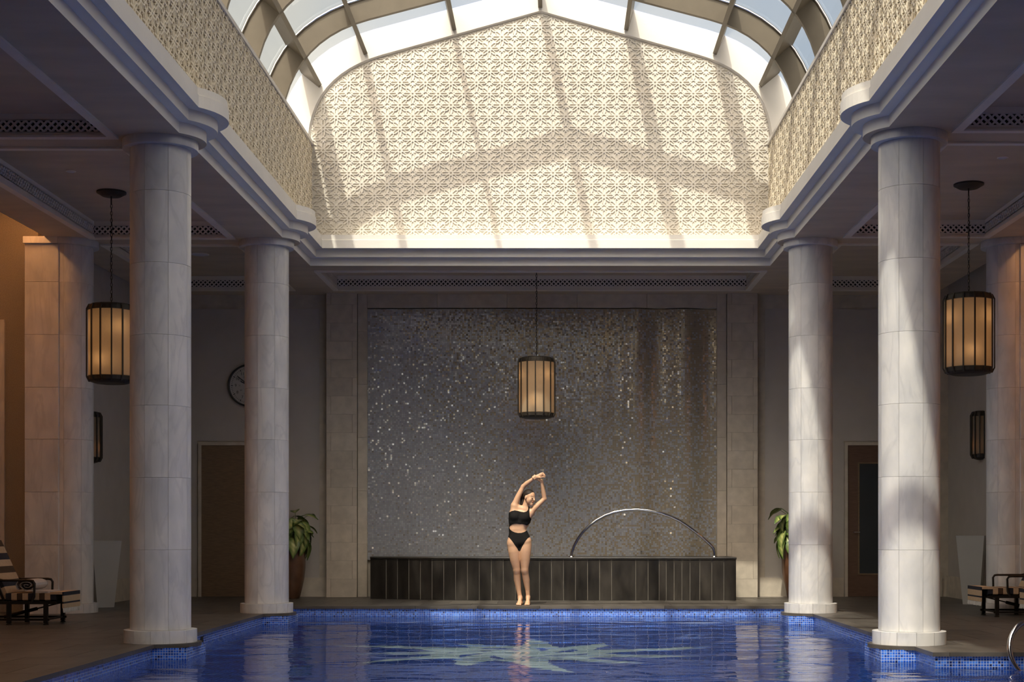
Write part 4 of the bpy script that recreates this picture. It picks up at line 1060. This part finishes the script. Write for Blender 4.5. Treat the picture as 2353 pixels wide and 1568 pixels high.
def chair_(x, y, mirror, label, group):
    # local +x points to the head end; foot end at x = 0; seat 0.34 high
    t = thing('lounge_chair', label, 'chair', (x, y, 0), 0 if mirror > 0 else math.pi, group)
    hw = .29; fr = MB()
    for yy in (-hw, hw): bar(fr, (.02, yy, .25), (1.35, yy, .25), .022); bar(fr, (.10, yy, .06), (1.25, yy, .06), .018)
    for xx in (.03, .6, 1.3): bar(fr, (xx, -hw, .25), (xx, hw, .25), .016)
    for xx in (.14, 1.2): bar(fr, (xx, -hw, .06), (xx, hw, .06), .014)
    obj('frame', fr.mesh('frame', M['metal_black']), t, loc=(0, 0, 0))
    for xx in (.14, .56):
        for yy in (-hw, hw):
            l = obj('leg', MB().box(xx - .022, xx + .022, yy - .022, yy + .022, .02, .25).mesh('leg', M['metal_black']), t, loc=(0, 0, 0))
            obj('foot', MB().lathe([(0, 0), (.03, 0), (.03, .008), (.014, .022), (0, .022)], (xx, yy, 0), 14).mesh('foot', M['metal_black']), l, loc=(0, 0, 0))
    for yy in (-hw - .03, hw + .03):
        w_ = MB().lathe([(0, -.02), (.09, -.02), (.10, -.01), (.10, .01), (.09, .02), (0, .02)], n=24); w_.v = [(a + 1.1, c + yy, b + .10) for a, b, c in w_.v]
        obj('wheel', w_.mesh('wheel', M['metal_black'], True), t, loc=(0, 0, 0))
    obj('strut', MB().tube([(.08, 0, .235), (.34, 0, .17)], .008, 8).tube([(.34, 0, .17), (.72, 0, .075)], .02, 10).mesh('strut', M['metal_black']), t, loc=(0, 0, 0))
    for yy in (-hw - .01, hw + .01):
        P = [(.30, yy, .25), (.27, yy, .32), (.265, yy, .47), (.285, yy, .50), (.32, yy, .505), (.62, yy, .505), (.70, yy, .52), (.76, yy, .57), (.80, yy, .66), (.86, yy, .86)]
        obj('armrest', MB().tube(P, .014, 8).mesh('armrest', M['metal_black'], True), t, loc=(0, 0, 0))
    bf = MB()
    for yy in (-hw, hw): bar(bf, (.62, yy, .28), (.90, yy, .97), .016)
    bar(bf, (.90, -hw, .97), (.90, hw, .97), .016)
    for yy in (-hw, hw): bf.ball((.905, yy, 1.0), .028, 10, 8)
    obj('back_frame', bf.mesh('back_frame', M['metal_black'], True), t, loc=(0, 0, 0))
    stripe_cushion(t, 'seat_stripe', [(.60, .315), (.12, .315), (.03, .315)], hw * .97, ['cl_navy', 'cl_beige', 'cl_brown', 'cl_beige', 'cl_navy', 'cl_beige', 'cl_brown', 'cl_beige', 'cl_navy'], None, .085)
    stripe_cushion(t, 'back_stripe', [(.60, .35), (.875, .95)], hw * .95, ['cl_beige', 'cl_navy', 'cl_beige', 'cl_brown', 'cl_beige', 'cl_navy', 'cl_beige', 'cl_brown'], None, .05)
    # striped throw hanging over the foot end with a fringe
    th = obj('throw', MB().box(-.045, .09, -hw, hw, .345, .372).mesh('throw', M['cl_beige']), t, loc=(0, 0, 0))
    for z0, z1, mk in ((.33, .372, 'cl_navy'), (.26, .33, 'cl_beige'), (.24, .26, 'cl_navy'), (.19, .24, 'cl_beige')):
        obj('throw_stripe', MB().box(-.062, -.045, -hw, hw, z0, z1).mesh('throw_stripe', M[mk]), th, loc=(0, 0, 0))
    fg = MB(); rnd = random.Random(4)
    for k in range(46):
        yy = -hw + .006 + (2 * hw - .012) * k / 45; fg.tube([(-.054, yy, .192), (-.056 + rnd.uniform(-.006, .006), yy + rnd.uniform(-.006, .006), .135 + rnd.uniform(0, .012))], .0065, 4)
    fo = obj('fringe', fg.mesh('fringe', M['fringe']), th, loc=(0, 0, 0)); fo['kind'] = 'stuff'
    return t
chair_(-5.42, 17.08, -1, 'striped metal lounge chair with a rolled white towel on its seat', 'striped lounge chairs')
chair_(5.55, 18.62, 1, 'striped fringed lounge chair beside the tapered planter', 'striped lounge chairs')
chair_(5.88, 17.55, 1, 'striped fringed lounge chair at the edge of the aisle by the steel rail', 'striped lounge chairs')
# rolled towel
tw = thing('rolled_towel', 'white towel rolled up on the striped chair seat', 'towel', (-5.80, 17.05, .36))
sp = MB(); pr = []
for k in range(40):
    a = k * .42; pr.append((.012 + .0042 * k * .85 + .002 * math.sin(a * 3), a))
vs = []; NL = 7
for i in range(NL):
    yy = -.21 + .42 * i / (NL - 1)
    for r_, a in pr:
        bul = 1 + .03 * math.sin(5 * yy + a); vs.append((r_ * bul * math.cos(a) * 1.05, yy + .01 * math.sin(a * 2), .085 + min(r_, .2) * bul * .62 * math.sin(a) * .85))
K = len(pr); sp.add(vs, [(i * K + k, (i + 1) * K + k, (i + 1) * K + k + 1, i * K + k + 1) for i in range(NL - 1) for k in range(K - 1)])
ob = obj('roll', sp.mesh('roll', M['towel'], True), tw, loc=(0, 0, 0)); ob.scale = (.78, 1, 1); sm = ob.modifiers.new('thick', 'SOLIDIFY'); sm.thickness = .004
ob2 = obj('towel_flap', MB().bbox(.06, .25, -.19, .20, .0, .022, .01).mesh('towel_flap', M['towel']), tw, loc=(0, 0, 0))

# ------------------------------------------------------------------ steel pool rail
pr_ = thing('pool_rail', 'bent steel handrail at the corner of the pool', 'handrail', (4.45, 13.1, 0), world=True)
P = [(4.95, 13.35, .0), (4.95, 13.33, .25), (4.90, 13.25, .36), (4.78, 13.1, .40)]
P = []
for k in range(25):
    a = R(100 + 170 * k / 24); P.append((4.42 + .24 * math.cos(a) * 1.0, 13.0 - .25 * k / 24, .02 + .26 * math.sin(a)))
P = [(4.95, 13.30, -.01), (4.95, 13.28, .16), (4.90, 13.22, .25), (4.75, 13.12, .285), (4.58, 13.05, .285)] + P[2:] + [(4.55, 12.72, -.30), (4.62, 12.7, -.5)]
MB().tube(P, .024, 14).build('tube', M['chrome'], pr_, smooth=True)
MB().lathe([(0, .012), (.05, .012), (.055, 0), (0, 0)], (4.95, 13.30, 0), 20).build('flange', M['chrome'], pr_, smooth=True)

# ------------------------------------------------------------------ woman stretching (implicit surface body)
HY = 21.33; HS = F_PX / HY
def W(px_, py_, dy=0.): return np.array([(px_ - PX) / HS + CX, HY + dy, (PY - py_) / HS + CZ], 'f')
RES = .0042
class Grid:
    def __init__(s, lo, hi):
        s.lo = np.array(lo, 'f'); s.n = np.ceil((np.array(hi) - lo) / RES).astype(int) + 1
        s.d = np.full(s.n, .2, 'f')
    def sub(s, lo, hi):
        i0 = np.clip(((lo - s.lo) / RES).astype(int), 0, s.n - 1); i1 = np.clip(((hi - s.lo) / RES).astype(int) + 2, 1, s.n)
        ax = [s.lo[k] + RES * np.arange(i0[k], i1[k], dtype='f') for k in range(3)]
        return tuple(slice(i0[k], i1[k]) for k in range(3)), np.meshgrid(*ax, indexing='ij')
def smin(a, b, k):
    h = np.clip(.5 + .5 * (b - a) / k, 0, 1); return b * (1 - h) + a * h - k * h * (1 - h)
def cone(g, a, b, r1, r2, k=.02, sy=1., pad=.09):
    a = np.asarray(a, 'f'); b = np.asarray(b, 'f'); r = max(r1, r2) * max(1, sy); lo = np.minimum(a, b) - r - pad; hi = np.maximum(a, b) + r + pad
    sl, (X, Y, Z) = g.sub(lo, hi); ba = b - a; ba2 = ba.copy(); ba2[1] /= sy
    qx, qy, qz = X - a[0], (Y - a[1]) / sy, Z - a[2]; L = float((ba2 ** 2).sum()) + 1e-9
    t = np.clip((qx * ba2[0] + qy * ba2[1] + qz * ba2[2]) / L, 0, 1)
    d = np.sqrt((qx - t * ba2[0]) ** 2 + (qy - t * ba2[1]) ** 2 + (qz - t * ba2[2]) ** 2) - (r1 + (r2 - r1) * t)
    g.d[sl] = smin(g.d[sl], d, k)
def ellip(g, c, ax, rad, k=.015, cut=False, pad=.06):
    c = np.asarray(c, 'f'); rr = max(rad); sl, (X, Y, Z) = g.sub(c - rr - pad, c + rr + pad); q = [X - c[0], Y - c[1], Z - c[2]]
    l = [sum(q[i] * ax[j][i] for i in range(3)) / rad[j] for j in range(3)]; m_ = np.sqrt(l[0] ** 2 + l[1] ** 2 + l[2] ** 2)
    d = (m_ - 1) * min(rad)
    g.d[sl] = -smin(-g.d[sl], d, k) if cut else smin(g.d[sl], d, k)
def chain(g, pts, k=.02, sy=1., inner=.006):
    A_ = np.array([p for p, _ in pts]); r = max(q for _, q in pts); sl, (X, Y, Z) = g.sub(A_.min(0) - r - .09, A_.max(0) + r + .09); D = None
    for (a, ra), (b, rb) in zip(pts[:-1], pts[1:]):
        ba = np.asarray(b, 'f') - a; L = float((ba ** 2).sum()) + 1e-9; t = np.clip(((X - a[0]) * ba[0] + (Y - a[1]) * ba[1] + (Z - a[2]) * ba[2]) / L, 0, 1)
        d = np.sqrt((X - a[0] - t * ba[0]) ** 2 + (Y - a[1] - t * ba[1]) ** 2 + (Z - a[2] - t * ba[2]) ** 2) - (ra + (rb - ra) * t)
        D = d if D is None else np.minimum(D, d)
    g.d[sl] = smin(g.d[sl], D, k)
def nets(d, lo):
    s = d < 0; n = d.shape
    c = np.zeros(tuple(x - 1 for x in n), 'i')
    for i in (0, 1):
        for j in (0, 1):
            for k in (0, 1): c += s[i:n[0] - 1 + i, j:n[1] - 1 + j, k:n[2] - 1 + k]
    act = (c > 0) & (c < 8); idx = -np.ones(act.shape, 'i'); I = np.argwhere(act); idx[act] = np.arange(len(I))
    P = np.zeros((len(I), 3)); cnt = np.zeros(len(I)); cor_ = [(i, j, k) for i in (0, 1) for j in (0, 1) for k in (0, 1)]
    for a in range(8):
        for b in range(a + 1, 8):
            ca, cb_ = np.array(cor_[a]), np.array(cor_[b])
            if abs(ca - cb_).sum() != 1: continue
            va = d[tuple((I + ca).T)]; vb = d[tuple((I + cb_).T)]; m_ = (va < 0) != (vb < 0); t = np.where(m_, va / np.where(m_, va - vb, 1), 0)
            P += np.where(m_[:, None], ca + (cb_ - ca) * t[:, None], 0); cnt += m_
    P = (I + P / cnt[:, None]) * RES + lo
    F = []
    for ax in range(3):
        o1, o2 = [k for k in range(3) if k != ax]; sa = [slice(None)] * 3; sb = [slice(None)] * 3; sa[ax] = slice(0, n[ax] - 1); sb[ax] = slice(1, n[ax])
        A_, B2 = s[tuple(sa)], s[tuple(sb)]
        for fl in (0, 1):
            E = np.argwhere(A_ & ~B2 if fl == 0 else ~A_ & B2)
            E = E[(E[:, o1] > 0) & (E[:, o2] > 0) & (E[:, o1] < n[o1] - 1) & (E[:, o2] < n[o2] - 1)]
            q = []
            for u, v in ((0, 0), (1, 0), (1, 1), (0, 1)):
                e = E.copy(); e[:, o1] -= u; e[:, o2] -= v; q.append(idx[tuple(e.T)])
            q = np.stack(q, 1)
            if (fl == 1) ^ (ax == 1): q = q[:, ::-1]
            F.append(q)
    return P, np.concatenate(F)
def np_mesh(name, P, F, m, cols=None):
    me = bpy.data.meshes.new(name); me.from_pydata(P.tolist(), [], F.tolist()); me.materials.append(m); me.polygons.foreach_set('use_smooth', [True] * len(me.polygons))
    if cols is not None:
        a = me.color_attributes.new('Col', 'FLOAT_COLOR', 'POINT'); a.data.foreach_set('color', np.concatenate([cols, np.ones((len(cols), 1))], 1).astype('f').ravel())
    me.update(); return me
def relax(P, F, it=2, lam=.5):
    e = np.concatenate([F[:, [0, 1]], F[:, [1, 2]], F[:, [2, 3]], F[:, [3, 0]]]); e = np.concatenate([e, e[:, ::-1]])
    for _ in range(it):
        a = np.zeros_like(P); c = np.bincount(e[:, 0], minlength=len(P))[:, None]
        for k in range(3): a[:, k] = np.bincount(e[:, 0], weights=P[e[:, 1], k], minlength=len(P))
        P = P + lam * (a / np.maximum(c, 1) - P)
    return P
g = Grid(W(1150, 1395, -.32), W(1268, 1078, .26))
# torso
cone(g, W(1179, 1246), W(1207.5, 1245), .086, .086, .03, 1.12)
cone(g, W(1180, 1252, .05), W(1206, 1252, .05), .07, .07, .03)
cone(g, W(1183, 1233), W(1201, 1232), .084, .084, .04, 1.02)
cone(g, W(1182, 1217), W(1197.5, 1216), .076, .076, .04, 1.02)
cone(g, W(1183.5, 1200), W(1203, 1201), .086, .086, .04, 1.08)
cone(g, W(1183, 1183), W(1206, 1186), .080, .080, .04, 1.02)
ellip(g, W(1182.5, 1189, -.07), np.eye(3), (.055, .048, .052), .03); ellip(g, W(1204, 1191, -.07), np.eye(3), (.055, .048, .052), .03)
cone(g, W(1184, 1167, .01), W(1208, 1172, .01), .052, .05, .03); cone(g, W(1208, 1172, .01), W(1219, 1179, .01), .05, .046, .03)
cone(g, W(1179.5, 1192), W(1182, 1164), .058, .05, .03); cone(g, W(1209, 1196), W(1219, 1181), .05, .045, .03)
cone(g, W(1206, 1170, .005), W(1211, 1150, .0), .046, .042, .022)
# arms
chain(g, [(W(1182.5, 1161), .047), (W(1191, 1141, -.01), .040), (W(1202.3, 1118.8, -.02), .031)], .025)
chain(g, [(W(1202.3, 1118.8, -.02), .032), (W(1210.5, 1111.8, -.04), .034), (W(1229.5, 1098.3, -.09), .0205)], .012)
chain(g, [(W(1219, 1178.5), .046), (W(1233, 1164, -.01), .039), (W(1251, 1147, -.01), .030)], .025)
chain(g, [(W(1251.2, 1146.5, -.01), .031), (W(1249.6, 1136, -.02), .033), (W(1245, 1108.5, -.07), .0205)], .012)
# her right hand: loose fist
cone(g, W(1230, 1097.8, -.09), W(1235, 1095.6, -.095), .021, .023, .01); cone(g, W(1235, 1096, -.095), W(1244.5, 1091.8, -.10), .024, .028, .012, .62)
for i, (kx, ky) in enumerate(((1246.3, 1088.2), (1248.3, 1090.2), (1249.6, 1092.5), (1250, 1095))):
    r_ = .0092 - .0006 * i; k1 = W(kx, ky, -.105 + .004 * i)
    chain(g, [(W(1241 + i * .6, 1090.3 + i * 1.6, -.10), .011), (k1, r_ + .001), (W(kx + 3.0, ky + 1.2, -.128), r_), (W(kx + 2.3, ky + 3.0, -.146), r_ - .001), (W(kx - .8, ky + 3.2, -.14), r_ - .0015)], .005)
chain(g, [(W(1236.5, 1098.3, -.10), .013), (W(1242, 1098.6, -.125), .0105), (W(1247.5, 1097.6, -.138), .0088)], .008)
# her left hand closes round that wrist
cone(g, W(1244.8, 1108, -.07), W(1242.8, 1105, -.08), .02, .022, .01); cone(g, W(1242.8, 1105, -.08), W(1236.3, 1101.3, -.085), .022, .027, .012, .6)
for i in range(4):
    ox, oy = -1.9 * i, 1.35 * i; r_ = .0092 - .0006 * i
    chain(g, [(W(1237.5 + ox * .6, 1100.4 + oy * .5, -.085), .011), (W(1233.6 + ox, 1098.6 + oy, -.116), r_ + .0008), (W(1230.8 + ox, 1095.4 + oy, -.122), r_), (W(1229 + ox, 1092.9 + oy, -.108), r_ - .001)], .005)
chain(g, [(W(1241.5, 1103.4, -.085), .013), (W(1237.3, 1099.2, -.075), .0105), (W(1234, 1094.5, -.078), .009)], .008)
# legs
chain(g, [(W(1180, 1253), .091), (W(1181.5, 1268, -.005), .087), (W(1183.6, 1287, -.01), .073), (W(1187.5, 1309, -.015), .052)], .028)
ellip(g, W(1187.6, 1312.5, -.03), np.eye(3), (.04, .035, .045), .02)
chain(g, [(W(1187.7, 1312, -.005), .050), (W(1188.6, 1333, .015), .051), (W(1191.8, 1357, .02), .036), (W(1195, 1374, .02), .029)], .022)
g2 = Grid(W(1150, 1395, -.32), W(1268, 1078, .26))
chain(g2, [(W(1207.3, 1253), .091), (W(1206.8, 1268, -.015), .086), (W(1206.6, 1287, -.035), .072), (W(1205.8, 1309, -.06), .051)], .028)
ellip(g2, W(1205.6, 1312.5, -.075), np.eye(3), (.04, .035, .045), .02)
chain(g2, [(W(1206, 1312, -.05), .050), (W(1209.6, 1334, -.015), .049), (W(1212.3, 1356, .015), .034), (W(1213.2, 1371, .025), .028)], .022)
for gg, ax_, hx, tx in ((g, 1195, 1196.2, 1192.2), (g2, 1213.2, 1213.0, 1211.8)):
    cone(gg, W(ax_, 1373, .022), W(hx, 1386.2, .045), .029, .030, .02); cone(gg, W(hx, 1386.4, .04), W((hx + tx) / 2, 1386.3, -.05), .029, .028, .02)
    cone(gg, W(ax_, 1376, .01), W((ax_ + tx) / 2, 1384, -.05), .026, .022, .03)
    cone(gg, W((hx + tx) / 2, 1386.6, -.05), W(tx, 1388, -.115), .031, .022, .02)
    cone(gg, W(tx - 3, 1388, -.10), W(tx + 3, 1388, -.10), .019, .019, .012)
    for q in range(5):
        sgn = 1 if tx < 1200 else -1; ox = (4.4 - 2.15 * q) * sgn; cone(gg, W(tx + ox * .9, 1388.6, -.11), W(tx + ox, 1389.2, -.152 + .007 * q), .0105 if q else .013, .010 if q else .0125, .004)
g.d = smin(g.d, g2.d, .010)
# head
hc = W(1216.3, 1143.6, -.015).astype('d')
fv = Vector((.80, -.57, -.20)).normalized(); uv_ = Vector((.14, .06, 1)); uv_ = (uv_ - fv * uv_.dot(fv)).normalized(); sv = fv.cross(uv_)   # forward, up, side
AX = [np.array(sv), np.array(fv), np.array(uv_)]
def H(x, y, z): return hc + AX[0] * x + AX[1] * y + AX[2] * z
ellip(g, H(0, -.012, .022), AX, (.073, .092, .086), .012)
cone(g, H(0, .020, -.02), H(0, .058, -.080), .055, .022, .025); cone(g, H(.038, .01, -.045), H(0, .062, -.092), .020, .017, .02); cone(g, H(-.038, .01, -.045), H(0, .062, -.092), .020, .017, .02)
for sx in (-1, 1):
    ellip(g, H(sx * .036, .050, -.026), AX, (.022, .022, .022), .02); ellip(g, H(sx * .0745, -.008, -.012), AX, (.010, .018, .029), .006)
    ellip(g, H(sx * .031, .094, .004), AX, (.017, .012, .010), .012, True); ellip(g, H(sx * .031, .0765, .003), AX, (.0125, .0095, .008), .004)
ellip(g, H(.031, .036, -.052), AX, (.026, .028, .030), .03); ellip(g, H(-.031, .036, -.052), AX, (.026, .028, .030), .03)
cone(g, H(0, .076, .014), H(0, .098, -.022), .0085, .0115, .012); ellip(g, H(0, .094, -.025), AX, (.015, .011, .009), .006)
ellip(g, H(0, .079, -.047), AX, (.019, .0085, .0055), .004); ellip(g, H(0, .077, -.057), AX, (.017, .0085, .006), .004)
Pv, Fv = nets(g.d, g.lo); Pv = relax(Pv, Fv, 2, .4)
q = Pv - hc; hx_, hy_, hz_ = q @ AX[0], q @ AX[1], q @ AX[2]; headm = (np.abs(q).max(1) < .16)
cols = np.tile(np.array([.63, .375, .23]), (len(Pv), 1))
lip = headm & (np.abs(hx_) < .018) & (hy_ > .066) & (np.abs(hz_ + .053) < .0095 - .28 * np.abs(hx_)); cols[lip] = (.40, .15, .11)
brow = headm & (np.abs(np.abs(hx_) - .031) < .018) & (hy_ > .055) & (np.abs(hz_ - .021 + 6 * (np.abs(hx_) - .031) ** 2) < .0045); cols[brow] = (.12, .07, .045)
eye = headm & (np.abs(np.abs(hx_) - .031) < .0135) & (hy_ > .055) & (np.abs(hz_ - .001) < .0036); cols[eye] = (.10, .06, .045)
person = thing('person', 'woman in a black cut-out swimsuit stretching with arms raised overhead', 'person', tuple(W(1201, 1391)), world=True)
person.location.z = 0
obj('body', np_mesh('body', Pv, Fv, M['skin'], cols), person)
# swimsuit
def poly_sd(pts, X, Z):
    d = np.full(X.shape, 1e9, 'f'); ins = np.zeros(X.shape, bool); n_ = len(pts)
    for i in range(n_):
        ax, az = pts[i]; bx, bz = pts[(i + 1) % n_]; ex, ez = bx - ax, bz - az; wx, wz = X - ax, Z - az
        t = np.clip((wx * ex + wz * ez) / (ex * ex + ez * ez + 1e-12), 0, 1); d = np.minimum(d, (wx - ex * t) ** 2 + (wz - ez * t) ** 2)
        c = ((az <= Z) != (bz <= Z)); xi = ax + (Z - az) / np.where(abs(bz - az) < 1e-9, 1e-9, bz - az) * ex; ins ^= c & (X < xi)
    return np.where(ins, -np.sqrt(d), np.sqrt(d))
suit_px = [(1160, 1182), (1170, 1178), (1176, 1175), (1183, 1173.3), (1190, 1174.6), (1197, 1176.6), (1204, 1177.6), (1210, 1176), (1213.2, 1172.5), (1214.3, 1164), (1217, 1164), (1216.8, 1176), (1217.4, 1188), (1224, 1197),
           (1213, 1207.5), (1209.5, 1208), (1205, 1206), (1200, 1204.6), (1194.5, 1205), (1188, 1203.8), (1182, 1204.2), (1176, 1206), (1171.8, 1209.2), (1170.3, 1212.3), (1172.3, 1217), (1177, 1221), (1183, 1223.7), (1190, 1225.2), (1198, 1225), (1204.5, 1223.2), (1210.5, 1219.5), (1224, 1224), (1220, 1233),
           (1213.5, 1236.5), (1207.5, 1244), (1201.5, 1254), (1197.5, 1261.5), (1195.5, 1266), (1191.5, 1266), (1189, 1261), (1183, 1252), (1176.5, 1243), (1171, 1236.5), (1160, 1230)]
sp2 = [(float(W(a, b)[0]), float(W(a, b)[2])) for a, b in suit_px]
i0 = int((W(1160, 1270)[2] - g.lo[2]) / RES); i1 = int((W(1160, 1160)[2] - g.lo[2]) / RES); sub = g.d[:, :, i0:i1]
xsx = g.lo[0] + RES * np.arange(g.n[0]); zsx = g.lo[2] + RES * np.arange(i0, i1); XX, ZZ = np.meshgrid(xsx, zsx, indexing='ij')
sd = poly_sd(sp2, XX, ZZ)[:, None, :]
sdf = np.maximum(np.maximum(sub - .0055, sd), -(sub + .012)).astype('f')
Ps, Fs = nets(sdf, g.lo + np.array([0, 0, i0 * RES])); Ps = relax(Ps, Fs, 2, .35)
obj('swimsuit', np_mesh('swimsuit', Ps, Fs, M['suit']), person)
# hair
gh = Grid(hc - .24, hc + .18); ellip(gh, H(0, -.018, .027), AX, (.0775, .0945, .0885), .01)
_, (X, Y, Z) = gh.sub(hc - .3, hc + .3); qx, qy, qz = X - hc[0], Y - hc[1], Z - hc[2]
lx, ly_, lz = [qx * AX[k][0] + qy * AX[k][1] + qz * AX[k][2] for k in range(3)]
front = np.maximum(ly_ - (.052 - .9 * np.maximum(.055 - lz, 0) * 1.0 - 7.0 * lx ** 2 * .6), -(.2)) # hairline slopes back towards the ears
gh.d = np.maximum(gh.d, front * .8); gh.d = np.maximum(gh.d, -(lz + .045))
ear = np.sqrt((np.abs(lx) - .078) ** 2 * 1.5 + (ly_ + .006) ** 2 + ((lz + .012) * .75) ** 2) - .021; gh.d = np.maximum(gh.d, -ear)
chain(gh, [(H(0, -.095, .0), .042), (H(0, -.105, -.05), .036), (H(.005, -.085, -.12), .032), (H(.0, -.075, -.19), .02)], .02)
Ph, Fh = nets(gh.d, gh.lo); Ph = relax(Ph, Fh, 2, .4)
obj('hair', np_mesh('hair', Ph, Fh, M['hair']), person)
